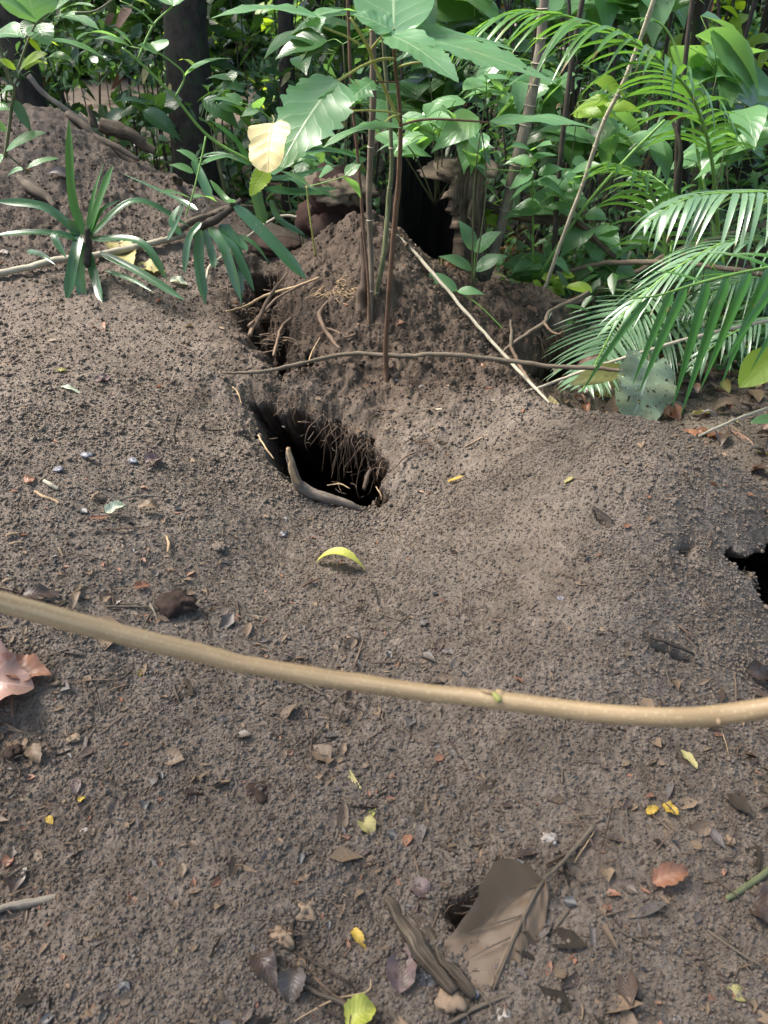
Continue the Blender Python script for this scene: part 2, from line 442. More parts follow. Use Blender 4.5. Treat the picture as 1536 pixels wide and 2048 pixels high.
def leaf_arr(paths, nh, width, prof='ovate', na=5, fold=.15, wave=0., serr=0., heart=0., curl=0., seed=0, twist=None):
    """paths (K,N,3); nh (K,3) which way the upper face looks; width (K)"""
    paths = np.asarray(paths, float); K, N, _ = paths.shape
    nh = np.broadcast_to(np.asarray(nh, float), (K, 3)); width = np.broadcast_to(np.asarray(width, float), (K,))
    T = np.gradient(paths, axis=1); T /= np.linalg.norm(T, axis=-1, keepdims=True) + 1e-9
    S = np.cross(T, nh[:, None, :]); S /= np.linalg.norm(S, axis=-1, keepdims=True) + 1e-9
    Nn = np.cross(S, T)
    s = np.linspace(0, 1, N); w = np.clip(PROF[prof](s), .012, 2)[None, :, None] * width[:, None, None] / 2
    t = np.linspace(-1, 1, na)[None, None, :]
    r = np.random.default_rng(seed)
    L = np.linalg.norm(paths[:, -1] - paths[:, 0], axis=-1)[:, None, None]
    if serr: w = w * (1 + serr * (r.random((K, N, 1)) - .5) * 2 * (np.abs(t) > .9))
    if twist is not None:
        a = np.broadcast_to(np.asarray(twist, float), (K,))[:, None, None] * s[None, :, None]
        S, Nn = S * np.cos(a) + Nn * np.sin(a), Nn * np.cos(a) - S * np.sin(a)
    up = fold * np.abs(t) * w + curl * t * t * w
    if wave:
        ph = r.random((K, 1, 1)) * 6.28; fr = 9 + 5 * r.random((K, 1, 1))
        up = up + wave * w * np.abs(t)**1.5 * np.sin(s[None, :, None] * fr + ph + 1.7 * np.sign(t))
    back = -heart * L * (t * t) * ((1 - s[None, :, None])**5)
    co = paths[:, :, None, :] + S[:, :, None, :] * (t * w)[..., None] + Nn[:, :, None, :] * up[..., None] + T[:, :, None, :] * back[..., None]
    uv = np.stack(np.broadcast_arrays(s[None, :, None], t, ), -1) * np.ones((K, 1, 1, 1))
    uv = np.broadcast_to(uv, (K, N, na, 2)).reshape(-1, 2)
    idx = np.arange(K * N * na).reshape(K, N, na)
    q = np.stack([idx[:, :-1, :-1], idx[:, 1:, :-1], idx[:, 1:, 1:], idx[:, :-1, 1:]], -1).reshape(-1, 4)
    return co.reshape(-1, 3), q, uv
def arc(b, t, n=9, sag=.12, up=(0, 0, 1), k=1.):
    """curve from b to t bulging along up; sag as a share of its length"""
    b, t, up = np.array(b, float), np.array(t, float), np.array(up, float)
    s = np.linspace(0, 1, n)[:, None]; L = np.linalg.norm(t - b)
    return b + (t - b) * s + up * sag * L * 4 * (s**k) * (1 - s**k)
def smooth(pts, n=6):
    """Catmull-Rom through pts; pts (m, d)"""
    P = np.array([tuple(p) for p in pts], float); P = np.vstack([2*P[0]-P[1], P, 2*P[-1]-P[-2]]); out = []
    for i in range(1, len(P) - 2):
        for j in range(n):
            t = j / n
            out.append(.5 * (2*P[i] + (P[i+1]-P[i-1])*t + (2*P[i-1]-5*P[i]+4*P[i+1]-P[i+2])*t*t + (3*P[i]-P[i-1]-3*P[i+1]+P[i+2])*t**3))
    out.append(P[-2]); return np.array(out)
def tube_arr(pts, rad, ns=7, n=6, jit=0., seed=0, nodes=0., flat=1.):
    P = smooth(pts, n); m = len(P)
    rad = np.broadcast_to(np.asarray(rad, float), (len(pts),)) if np.ndim(rad) else np.full(len(pts), float(rad))
    rr = np.interp(np.linspace(0, len(pts) - 1, m), np.arange(len(pts)), rad)
    r = np.random.default_rng(seed)
    ph = r.random() * 50
    ln = np.concatenate([[0], np.cumsum(np.linalg.norm(np.diff(P, axis=0), axis=1))])
    if jit:
        q = ln / (rr.mean() + 1e-6)
        P = P + np.stack([fbm(q * .16 + ph, q * 0 + 7.3 * k_, 3, k_ + 3) for k_ in range(3)], -1) * jit * rr[:, None] * 2.2
        rr = rr * (1 + jit * .8 * fbm(q * .3 + ph, q * 0 + 3.1, 3, 5))
    T = np.gradient(P, axis=0); T /= np.linalg.norm(T, axis=1, keepdims=True) + 1e-9
    ref = np.array([0.31, .17, .93]);
    if abs(T.mean(0) @ ref) > .9 * np.linalg.norm(T.mean(0)): ref = np.array([.93, -.3, .1])
    A = np.cross(T, ref); A /= np.linalg.norm(A, axis=1, keepdims=True); B = np.cross(T, A)
    an = np.arange(ns) * 2 * np.pi / ns
    lump = 1 + jit * 1.0 * fbm(np.cos(an)[None, :] * 1.2 + ph, np.sin(an)[None, :] * 1.2 + (ln / (rr.mean() + 1e-6))[:, None] * .22, 3, 11)
    ring = (np.cos(an)[None, :, None] * A[:, None, :] + flat * np.sin(an)[None, :, None] * B[:, None, :]) * (rr[:, None] * lump)[..., None]
    co = (P[:, None, :] + ring).reshape(-1, 3)
    uv = np.stack(np.broadcast_arrays((an / 6.283 * .1)[None, :], ln[:, None]), -1).reshape(-1, 2)
    idx = np.arange(m * ns).reshape(m, ns); nx = np.roll(idx, -1, 1)
    q = np.stack([idx[:-1], nx[:-1], nx[1:], idx[1:]], -1).reshape(-1, 4)
    co = np.vstack([co, P[0], P[-1]]); uv = np.vstack([uv, uv[0], uv[-1]])
    c0, c1 = m * ns, m * ns + 1
    caps = [[idx[0, (i+1) % ns], idx[0, i], c0, c0] for i in range(ns)] + [[idx[-1, i], idx[-1, (i+1) % ns], c1, c1] for i in range(ns)]
    return co, q, uv, np.array(caps)[:, :3]
class MB:
    def __init__(s): s.co = []; s.q = []; s.uv = []; s.r = []; s.mi = []; s.n = 0; s.tri = []; s.tm = []
    def add(s, co, q, uv=None, rnd=None, mi=0):
        k = len(co)
        if uv is None: uv = np.zeros((k, 2))
        if rnd is None: rnd = np.full(k, .5)
        rnd = np.broadcast_to(np.asarray(rnd, float), (k,)) if np.ndim(rnd) == 0 or len(rnd) == k else np.repeat(rnd, k // len(rnd))
        q = np.asarray(q)
        if q.shape[1] == 3: s.tri.append(q + s.n); s.tm.append(np.broadcast_to(mi, (len(q),)))
        else: s.q.append(q + s.n); s.mi.append(np.broadcast_to(mi, (len(q),)))
        s.co.append(co); s.uv.append(uv); s.r.append(rnd); s.n += k
        return s
    def leaf(s, path, nh, w, prof='ovate', rnd=None, mi=0, **kw):
        p = np.asarray(path, float)
        if p.ndim == 2: p = p[None]
        nh = np.asarray(nh, float); nh = nh[None] if nh.ndim == 1 else nh
        co, q, uv = leaf_arr(p, nh, w, prof, **kw)
        return s.add(co, q, uv, rnd if rnd is not None else rng.random(len(p)), mi)
    def tube(s, pts, rad, mi=0, rnd=None, **kw):
        co, q, uv, caps = tube_arr(pts, rad, **kw)
        n0 = s.n; s.add(co, q, uv, rnd, mi)
        s.tri.append(caps + n0); s.tm.append(np.broadcast_to(mi, (len(caps),)))
        return s
    def lump(s, c, size, seed=0, rough=.35, sub=3, mi=0, freq=2.5, squash=None, rnd=None):
        co, f = ICO[sub]
        r = np.random.default_rng(seed); o = r.random(3) * 50
        d = fbm(co[:, 0] * freq + o[0] + co[:, 2] * 1.3, co[:, 1] * freq + o[1] - co[:, 2] * freq, 4, seed) * rough
        p = co * (1 + d)[:, None] * np.array(size)
        if squash is not None: p = p @ np.array(squash).T
        return s.add(p + np.array(c), f, None, rnd, mi)
    def build(s, name, mats, parent=None, smooth=True, loc=None):
        if not isinstance(mats, (list, tuple)): mats = [mats]
        off = wpos(parent) if parent is not None else (Vector(loc) if loc is not None else Vector(np.vstack(s.co).mean(0)))
        co = np.vstack(s.co) - np.array(off)
        F4 = np.vstack(s.q) if s.q else np.zeros((0, 4), int); F3 = np.vstack(s.tri) if s.tri else np.zeros((0, 3), int)
        me = bpy.data.meshes.new(name)
        me.vertices.add(len(co)); me.vertices.foreach_set('co', co.astype(np.float32).ravel())
        vi = np.concatenate([F4.ravel(), F3.ravel()]).astype(np.int32)
        me.loops.add(len(vi)); me.loops.foreach_set('vertex_index', vi)
        ls = np.concatenate([np.arange(len(F4)) * 4, len(F4) * 4 + np.arange(len(F3)) * 3]).astype(np.int32)
        me.polygons.add(len(ls)); me.polygons.foreach_set('loop_start', ls)
        me.polygons.foreach_set('use_smooth', np.full(len(ls), smooth))
        mi = np.concatenate(([*s.mi] if s.mi else []) + ([*s.tm] if s.tm else [])).astype(np.int32)
        me.polygons.foreach_set('material_index', mi)
        uv = np.vstack(s.uv)[vi].astype(np.float32)
        l = me.uv_layers.new(name='UVMap'); l.data.foreach_set('uv', uv.ravel())
        a = me.attributes.new('rnd', 'FLOAT', 'POINT'); a.data.foreach_set('value', np.concatenate(s.r).astype(np.float32))
        for m in mats: me.materials.append(m)
        me.update(calc_edges=True)
        o = link(bpy.data.objects.new(name, me), parent)
        if parent is None: o.location = off
        return o
def _ico(n):
    import bmesh
    bm = bmesh.new(); bmesh.ops.create_icosphere(bm, subdivisions=n, radius=1)
    v = np.array([x.co[:] for x in bm.verts]); f = np.array([[q.index for q in p.verts] for p in bm.faces]); bm.free(); return v, f
ICO = {n: _ico(n) for n in (1, 2, 3, 4)}
U = np.array([0, 0, 1.])
def pt(p, up=.0):
    if len(p) == 2: return G(p[0], p[1], up)
    if len(p) == 4: return PT(*p[:3])
    return PY(*p)
def nrm(v): v = np.array(v, float); return v / (np.linalg.norm(v) + 1e-9)
CAMN = nrm((0, -CP_, SP_))
L_ = leaf_material
M['leaf_big'] = L_('sapling_leaf', (.080, .195, .090), (.130, .265, .125), (.34, .46, .26), .36, vs=.9, hole=.70, nv=7, gloss=.34, spots=.35, spec=.6)
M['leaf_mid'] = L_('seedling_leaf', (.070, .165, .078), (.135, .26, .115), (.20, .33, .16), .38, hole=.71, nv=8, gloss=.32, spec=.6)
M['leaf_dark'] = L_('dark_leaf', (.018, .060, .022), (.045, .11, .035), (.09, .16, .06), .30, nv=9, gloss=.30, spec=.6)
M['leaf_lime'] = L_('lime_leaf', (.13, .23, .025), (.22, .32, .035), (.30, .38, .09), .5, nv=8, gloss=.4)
M['leaf_strap'] = L_('strap_leaf', (.020, .075, .034), (.050, .125, .050), (.05, .11, .05), .22, nv=.001, gloss=.24, spec=.7, veinw=.7)
M['leaf_palm'] = L_('palm_leaflet', (.045, .125, .035), (.085, .20, .050), (.12, .24, .07), .34, nv=.001, gloss=.26, spec=.8, veinw=.8, tip=(.20, .13, .05))
M['leaf_palm_shade'] = L_('palm_leaflet_deep', (.020, .085, .016), (.040, .13, .022), (.05, .14, .03), .30, nv=.001, gloss=.34, spec=.4, veinw=.8)  # deep green leaflet colour, also used on some strap blades
M['leaf_palm_blue'] = L_('palm_leaflet_grey', (.08, .165, .10), (.14, .24, .14), (.2, .3, .18), .28, nv=.001, gloss=.27, spec=.8, veinw=.8, tip=(.20, .14, .06))
M['leaf_yellow'] = L_('yellow_leaf', (.66, .52, .23), (.76, .64, .33), (.80, .58, .26), .35, tcol=(.92, .74, .36), bump=1.2, vs=.7, nv=5, gloss=.5, brown=None)
M['leaf_yellow_green'] = L_('yellow_green_leaf', (.30, .33, .055), (.45, .43, .09), (.6, .6, .2), .2, nv=8, gloss=.5, brown=None)
M['leaf_gold'] = L_('gold_leaf', (.38, .24, .03), (.52, .36, .06), (.6, .5, .15), .2, tcol=(.7, .5, .05), nv=8, gloss=.5, brown=(.16, .09, .03))
M['leaf_old_yellow'] = L_('old_yellow_leaf', (.26, .23, .085), (.38, .33, .14), (.5, .5, .25), .2, tcol=(.5, .45, .1), nv=8, gloss=.6, brown=(.14, .10, .05))
M['leaf_brown'] = L_('brown_leaf', (.105, .070, .043), (.175, .122, .078), (.20, .145, .095), .12, vs=.5, tcol=(.3, .2, .1), nv=5, gloss=.55, brown=None, bump=.4, veinw=.8)
M['leaf_grey'] = L_('grey_leaf', (.075, .062, .055), (.13, .115, .105), (.09, .07, .06), .08, brown=(.055, .042, .034), bt=.5, tcol=(.2, .15, .1), nv=9, gloss=.42, bump=.4)
M['leaf_dark_brown'] = L_('dark_brown_leaf', (.035, .022, .016), (.075, .048, .035), (.09, .06, .04), .06, brown=(.10, .075, .055), bt=.52, tcol=(.2, .1, .05), nv=9, gloss=.38, bump=.4)
M['leaf_rust'] = L_('rust_leaf', (.17, .075, .042), (.26, .13, .08), (.30, .18, .12), .18, tcol=(.5, .2, .08), nv=6, gloss=.45, bump=.4, brown=(.12, .05, .03))
M['leaf_pink'] = L_('pink_leaf', (.25, .15, .115), (.37, .24, .195), (.55, .38, .31), .15, tcol=(.5, .25, .15), nv=6, gloss=.36, bump=.4, brown=(.24, .10, .06))
M['leaf_purple'] = L_('purple_leaf', (.11, .072, .068), (.17, .12, .112), (.20, .15, .14), .1, brown=(.075, .05, .04), bt=.52, tcol=(.2, .1, .1), nv=12, gloss=.4, bump=.4)
M['leaf_pale'] = L_('pale_leaf', (.45, .50, .38), (.62, .66, .52), (.7, .72, .6), .3, tcol=(.6, .65, .4), nv=8, gloss=.5, brown=(.2, .17, .1))
M['leaf_skeleton'] = L_('skeleton_leaf', (.15, .21, .14), (.27, .32, .23), (.46, .50, .40), .3, tcol=(.35, .45, .28), nv=7, gloss=.45, hole=.615, bump=.8, brown=(.14, .17, .11), bt=.46, vs=.9)
M['leaf_moss'] = L_('mossy_leaf', (.05, .055, .012), (.12, .12, .02), (.1, .1, .03), .15, nv=7, gloss=.5, brown=(.03, .028, .01))
B_ = bark_material
M['bark_tan'] = B_('tan_bark', (.26, .18, .095), (.42, .31, .18), 14, .5, .5, .8, spots=(.46, .37, .22))
M['bark_grey'] = B_('grey_bark', (.16, .135, .105), (.27, .235, .185), 60, .75, .7, 2)
M['bark_pale'] = B_('pale_bark', (.30, .27, .20), (.44, .40, .31), 60, .6, .5, 2)
M['bark_brown'] = B_('brown_bark', (.075, .042, .026), (.14, .082, .050), 60, .6, .5, 2, spots=(.30, .18, .12))
M['bark_dark'] = B_('dark_bark', (.030, .024, .019), (.075, .062, .050), 20, .85, 1., 4)
M['bark_mid'] = B_('mid_bark', (.10, .078, .055), (.17, .135, .10), 50, .75, .7, 2)
M['bark_green'] = B_('green_stem', (.11, .23, .045), (.19, .34, .08), 40, .4, .2, 2)
M['bark_lime'] = B_('petiole', (.24, .27, .07), (.36, .33, .10), 40, .4, .2, 2)
M['bark_olive'] = B_('olive_stem', (.075, .088, .040), (.14, .15, .075), 40, .55, .4, 2)
M['trunk'] = B_('trunk_bark', (.010, .008, .006), (.042, .034, .026), 36, .9, 1.6, 1.2, moss=(.02, .03, .012))
M['root'] = B_('root_skin', (.11, .070, .045), (.21, .145, .10), 60, .7, .5, 2)
M['root_pale'] = B_('pale_root', (.33, .22, .12), (.46, .34, .21), 60, .7, .4, 2)
M['root_dark'] = B_('dark_root', (.05, .032, .022), (.10, .07, .05), 60, .75, .6, 2)
M['rotten'] = B_('rotten_wood', (.030, .021, .015), (.22, .17, .12), 46, .9, 1.6, 1.0)
M['rotten_red'] = B_('charred_red_wood', (.008, .005, .004), (.040, .012, .008), 14, .9, 1.2, 1)
M['char'] = B_('charred_wood', (.004, .0035, .003), (.010, .008, .007), 14, .95, 1.2, 3)  # near-black colour stands for the shade deep inside the hollow stump
M['wood_chip'] = B_('wood_chip', (.17, .115, .072), (.32, .235, .16), 40, .8, .6, 4)
def flat_mat(name, c, rough=.6, spec=.4, nz=40, amt=.5, bump=.3):
    k = NT(name); co = k.coord()
    n = k.noise(nz, 4, co, .65)
    k.col(k.mix(k.ramp(n, .3, .7), tuple(x * (1 - amt) for x in c), c)); k.b.inputs['Roughness'].default_value = rough
    k.b.inputs['Specular IOR Level'].default_value = spec
    k.l(k.bump(n, bump, .003), k.b.inputs['Normal']); return k.m
M['stone'] = flat_mat('pale_stone', (.42, .37, .33), .7)
M['stone_blue'] = flat_mat('blue_grey_stone', (.22, .22, .25), .45)
M['charcoal'] = flat_mat('charcoal', (.040, .040, .044), .45, .5)
M['rock_dark'] = flat_mat('dark_clod', (.045, .027, .020), .9, .3, 60, .6, .9)
M['soil_clod'] = flat_mat('dry_clod', (.20, .155, .125), .95, .2, 60, .5, .9)
# ---------------------------------------------------------------- loose crumbs of soil
def crumb_field(name, n, xr, yr, rmin, rmax, power, seed, label, clump=1.):
    r = np.random.default_rng(seed)
    y = yr[0] + (yr[1] - yr[0]) * r.random(n); x = (r.random(n) * 2 - 1) * (.42 + .42 * y) + xr
    den = .5 + .9 * fbm(x * 3.3, y * 3.3, 3, seed + 3); keep = r.random(n) < np.clip(den * clump + .35, 0.12, 1)
    x, y = x[keep], y[keep]; n = len(x)
    gx_, gy_, gz_, pit, m, lb = ground_xyz(x, y)
    keep = pit < .3; gx_, gy_, gz_, m, lb, x, y = (a[keep] for a in (gx_, gy_, gz_, m, lb, x, y)); n = len(gx_)
    rad = rmin * (1 - r.random(n) * (1 - (rmin / rmax)**power))**(-1 / power)
    v0, f0 = ICO[1]
    out = np.empty((n, 12, 3)); sc = .68 + .5 * r.random((n, 12, 1))
    a = r.random(n) * 6.28; b = r.random(n) * 3.14
    ca, sa, cb, sb = np.cos(a), np.sin(a), np.cos(b), np.sin(b)
    Rm = np.stack([np.stack([ca, -sa, 0*a], -1), np.stack([sa*cb, ca*cb, -sb], -1), np.stack([sa*sb, ca*sb, cb], -1)], 1)
    out = (v0[None] * sc) @ Rm.transpose(0, 2, 1)
    out *= rad[:, None, None] * np.array([1, 1, .82])
    out += np.stack([gx_, gy_, gz_ + rad * .38], -1)[:, None, :]
    f = (f0[None] + (np.arange(n) * 12)[:, None, None]).reshape(-1, 3)
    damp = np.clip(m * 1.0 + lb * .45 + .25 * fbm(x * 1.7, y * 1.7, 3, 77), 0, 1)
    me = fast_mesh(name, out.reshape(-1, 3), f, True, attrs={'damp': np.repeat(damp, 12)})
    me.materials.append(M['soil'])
    o = link(bpy.data.objects.new(name, me)); tag(o, label, 'soil', kind='stuff'); print(name, n)
crumb_field('soil_crumbs', 165000, 0, (.30, 1.75), .0011, .0050, 2.4, 101, 'fine loose brown soil crumbs strewn over the slope in front')
crumb_field('soil_crumbs', 30000, 1.55, (.2, 2.0), .002, .008, 2.4, 103, 'loose crumbs over the ground beyond the hump, mostly outside the photograph')
crumb_field('soil_crumbs', 22000, -1.5, (.2, 2.2), .002, .008, 2.4, 104, 'loose crumbs over the slope beyond the big pink leaf, mostly outside the photograph')
crumb_field('soil_lumps', 52000, 0, (1.6, 3.3), .0017, .010, 2.5, 102, 'coarser soil crumbs scattered over the mound and far slopes')
# ---------------------------------------------------------------- sticks, roots and wood
def stick(name, label, cat, pts, rad, mat, up=.0, ns=7, jit=.25, n=6, seed=0, group=None, extra=None):
    P = [pt(p, up) for p in pts]
    mb = MB().tube(P, rad, ns=ns, n=n, jit=jit, seed=seed or len(label))
    if extra: extra(mb, P)
    o = mb.build(name, M[mat]); return tag(o, label, cat, group)
# the pale branch hanging across the front
t_ = .66
bp = [(-1500,1000,t_+.35,0),(-700,1085,t_+.10,0),(-140,1166,t_,0),(0,1203,t_,0),(250,1270,t_,0),(500,1330,t_,0),(760,1372,t_-.005,0),(980,1399,t_-.01,0),(1180,1424,t_-.01,0),(1340,1434,t_-.01,0),(1440,1430,t_,0),(1560,1412,t_,0),(1720,1375,t_+.01,0),(2300,1240,t_+.12,0),(3000,1150,t_+.4,0)]
root_o = thing('bare_branch', 'smooth tan bare branch stretching across the whole front above the soil, slightly out of focus', 'branch', PT(768, 1372, t_))
BR = [PT(*p[:3]) for p in bp]
mb = MB().tube(BR, [.0090,.0086,.0084,.0082,.0082,.0078,.0076,.0077,.0076,.0078,.0078,.0080,.0082,.0084,.0086], ns=18, n=14, jit=.07)
mb.build('stem', M['bark_tan'], root_o)
nd = PT(998, 1399, t_ - .01)
mb = MB()
ring = [nd + Vector((-.0030, 0, .0002)), nd + Vector((0, 0, 0)), nd + Vector((.0030, 0, -.0004))]
mb.tube(ring, [.0077, .0088, .0077], ns=18, n=3, jit=.05); mb.build('node', M['bark_tan'], root_o)
def bud(a, b, w, mat='bark_lime', name='bud'):
    mb = MB(); d = b - a
    mb.tube([a, a + d * .35, a + d * .8, b], [w * .8, w, w * .75, w * .15], ns=9, n=4, jit=.1); return mb.build(name, M[mat], root_o)
bud(PT(1000, 1402, t_ - .022), PT(985, 1384, t_ - .018), .0028)
bud(PT(985, 1386, t_ - .018), PT(960, 1380, t_ - .016), .0018, 'root_pale')
bud(PT(1436, 1438, t_ - .01), PT(1438, 1449, t_ - .012), .0015, 'root_pale')

stick('stick', 'long brown bowed stick lying across the damp mound above the big hole', 'stick',
      [(448,766),(520,764),(600,748),(700,727),(800,712,2.18),(890,709,2.18),(1000,720,2.18),(1090,731,2.16),(1180,736,2.14),(1250,742,2.12)], [.0035,.006,.0062,.0066,.007,.0072,.0078,.0078,.007,.006], 'bark_mid', up=.034, seed=3)
stick('stick', 'straight pale grey stick sloping down the right flank of the mound', 'stick',
      [(745,437,2.72),(800,478,2.68),(856,536,2.60),(930,622,2.46),(1005,706,2.30),(1060,765,2.14),(1098,806,1.98)], [.005,.006,.0062,.006,.0058,.005,.004], 'bark_pale', seed=5)
stick('stick', 'thin pale twig rising from the soil towards the palm fronds', 'stick',
      [(865,824),(930,817),(1010,800),(1090,770,2.15),(1180,738,2.2),(1330,690,2.25),(1440,662,2.25),(1580,632,2.3)], [.0028,.0036,.0042,.0048,.0050,.0052,.0055,.006], 'bark_pale', up=.006, seed=6)
stick('stick', 'pale stick leaning on the leaf litter behind the hump at the frame edge', 'stick',
      [(1398,872,1.95),(1450,848,2.0),(1500,828,2.05),(1600,790,2.1)], [.004,.0045,.005,.005], 'bark_pale', seed=7)
stick('stick', 'pale bamboo-like stick lying behind the strap leaved plants on the bank', 'stick',
      [(-60,578),(0,566),(70,550),(130,537),(200,527),(300,505),(370,486)], [.0115,.0115,.0115,.012,.011,.0115,.013], 'bark_pale', up=.03, seed=8, n=8, jit=.18)
stick('stick', 'brown branch ending in a knot beneath the drooping strap leaves', 'stick',
      [(345,492),(375,478),(425,455),(480,440),(550,430),(640,424)], [.016,.015,.012,.012,.012,.011], 'bark_mid', up=.05, seed=9, jit=.3)
stick('stick', 'thin pale forked twig behind the drooping strap leaves', 'stick',
      [(413,575),(420,545),(450,520),(520,455,3.1),(560,433,3.1),(600,436,3.1),(640,452,3.1)], [.005,.0055,.0045,.0045,.006,.0055,.004], 'bark_pale', up=.02, seed=10)
# dead branches on the ridge
stick('dead_branch', 'long pale brown dead branch with an orange broken end on the ridge of the bank', 'branch',
      [(132,228,3.4),(165,248,3.38),(200,278,3.36),(240,298,3.35),(278,320,3.34)], [.013,.014,.013,.012,.008], 'bark_mid', seed=12, jit=.3)
stick('dead_branch', 'short dark upright splinter standing on the ridge of the bank', 'branch',
      [(186,255,3.42),(180,235,3.42),(176,210,3.42)], [.02,.015,.006], 'rotten', seed=13, jit=.4)
stick('dead_branch', 'dark crooked log piece behind the pale branch on the ridge', 'branch',
      [(195,245,3.5),(225,262,3.5),(262,272,3.5),(290,296,3.5),(312,306,3.5)], [.03,.032,.025,.024,.018], 'rotten', seed=14, jit=.4)
stick('dead_branch', 'thin dead vine running down behind the ridge in the dark', 'branch',
      [(55,150,3.9),(90,190,3.9),(150,230,3.9),(210,255,3.9),(270,280,3.9)], [.012,.012,.011,.010,.010], 'bark_grey', seed=15)
stick('dead_branch', 'small dark twig lying at the foot of the ridge above the strap plants', 'branch',
      [(328,345),(345,358),(362,372)], [.012,.014,.01], 'rotten', up=.01, seed=16, jit=.4)
stick('dead_branch', 'brown half buried branch in the soil of the left bank', 'branch',
      [(35,355),(60,375),(95,398),(112,412)], [.015,.02,.017,.01], 'bark_mid', up=.0, seed=17, jit=.4)
stick('dead_branch', 'black curved branch arching from the stump into the green seedlings', 'branch',
      [(905,380,3.3),(950,400,3.2),(985,418,3.15),(1040,432,3.1),(1100,440,3.1),(1150,446,3.1),(1190,480,3.1),(1230,515,3.1)], [.02,.019,.02,.021,.018,.016,.013,.012], 'rotten', seed=18, jit=.3)
stick('dead_branch', 'long brown branch bowing low through the undergrowth below the palms', 'branch',
      [(1010,588,3.0),(1060,570,3.0),(1130,545,2.95),(1210,526,2.9),(1300,524,2.8),(1400,530,2.7),(1560,556,2.6)], [.008,.009,.009,.010,.010,.010,.010], 'bark_mid', seed=19)
stick('dead_branch', 'second brown branch crossing the bowed one below the palms', 'branch',
      [(1130,615,2.95),(1200,580,2.95),(1280,540,2.9),(1340,508,2.9),(1420,480,2.9),(1560,440,2.9)], [.011,.012,.010,.010,.009,.009], 'bark_mid', seed=20)
stick('dead_branch', 'dark branch lying on the crest right of the mound above the root hollow', 'branch',
      [(965,570,2.85),(1010,600,2.85),(1060,606,2.82),(1130,606,2.78),(1190,600,2.75)], [.009,.010,.012,.016,.012], 'bark_dark', seed=21, jit=.3)
# forked root leaning over the hollow right of the mound
ro = thing('forked_root', 'crooked pale forked root leaning over the dark hollow right of the mound', 'root', PY(1015, 700, 2.42))
MB().tube([PY(*p) for p in [(995,718,2.40),(1018,694,2.42),(1052,668,2.45),(1088,645,2.5),(1100,622,2.55),(1130,608,2.6),(1180,585,2.65)]], [.005,.0075,.0065,.007,.006,.008,.009], jit=.3, seed=4).build('main_root', M['bark_mid'], ro)
MB().tube([PY(*p) for p in [(1022,694,2.41),(1022,665,2.46),(1020,640,2.52)]], [.006,.006,.004], jit=.3, seed=5).build('upright_fork', M['bark_mid'], ro)
MB().tube([PY(*p) for p in [(1086,645,2.5),(1100,660,2.44),(1118,668,2.40),(1126,662,2.38)]], [.005,.004,.0035,.002], jit=.3, seed=6).build('side_root', M['root'], ro)
MB().tube([PY(*p) for p in [(1020,690,2.41),(1030,712,2.36),(1040,735,2.32),(1065,770,2.22)]], [.005,.006,.006,.004], jit=.3, seed=7).build('lower_root', M['root'], ro)

# the crooked root at the lip of the hole
cr = thing('crooked_root', 'thick crooked dead root at the front lip of the hole, broken tip pointing up', 'root', G(600, 985))
b0 = G(612, 990); dpt = b0.y
P = [PY(577,897,dpt-.02), PY(579,915,dpt-.02), PY(584,940,dpt-.015), PY(593,963,dpt-.005), PY(607,982,dpt)+Vector((0,0,.008)), G(632,998,.016), G(662,1006,.014), G(700,1013,.006), G(722,1018,-.006)]
MB().tube(P, [.0055,.0095,.0118,.0138,.0155,.0155,.0138,.0105,.004], ns=12, n=8, jit=.16, seed=31).build('shaft', B_('crooked_root_bark', (.10,.08,.062), (.25,.205,.165), 40, .7, 1.0, 4), cr)
mb = MB()
mb.tube([P[0]+Vector((-.001,-.005,.006)), P[1]+Vector((.001,-.0075,.001)), P[2]+Vector((.002,-.0090,.002)), P[3]+Vector((.003,-.0105,.004)), P[4]+Vector((.004,-.010,.008))], [.0035,.0062,.0066,.0055,.001], ns=8, n=6, jit=.35, seed=32)
mb.build('bare_wood_strip', M['root_pale'], cr)
mb = MB()
for k in range(5):
    a = P[0] + Vector(((k - 2) * .0018, -.001, -.003)); mb.tube([a, a + Vector(((k - 2) * .0006, 0, .006 + .003 * (k % 2)))], [.0022, .0006], ns=5, n=2)
mb.build('broken_tip', M['root_pale'], cr)
# upright twig
stick('upright_twig', 'thin brown twig standing upright in the bare soil left of the hole', 'twig',
      [(351,888),(349,868,G(351,886).y),(352,845,G(351,886).y),(357,826,G(351,886).y)], [.0030,.0028,.0028,.0034], 'bark_mid', seed=33, jit=.2)

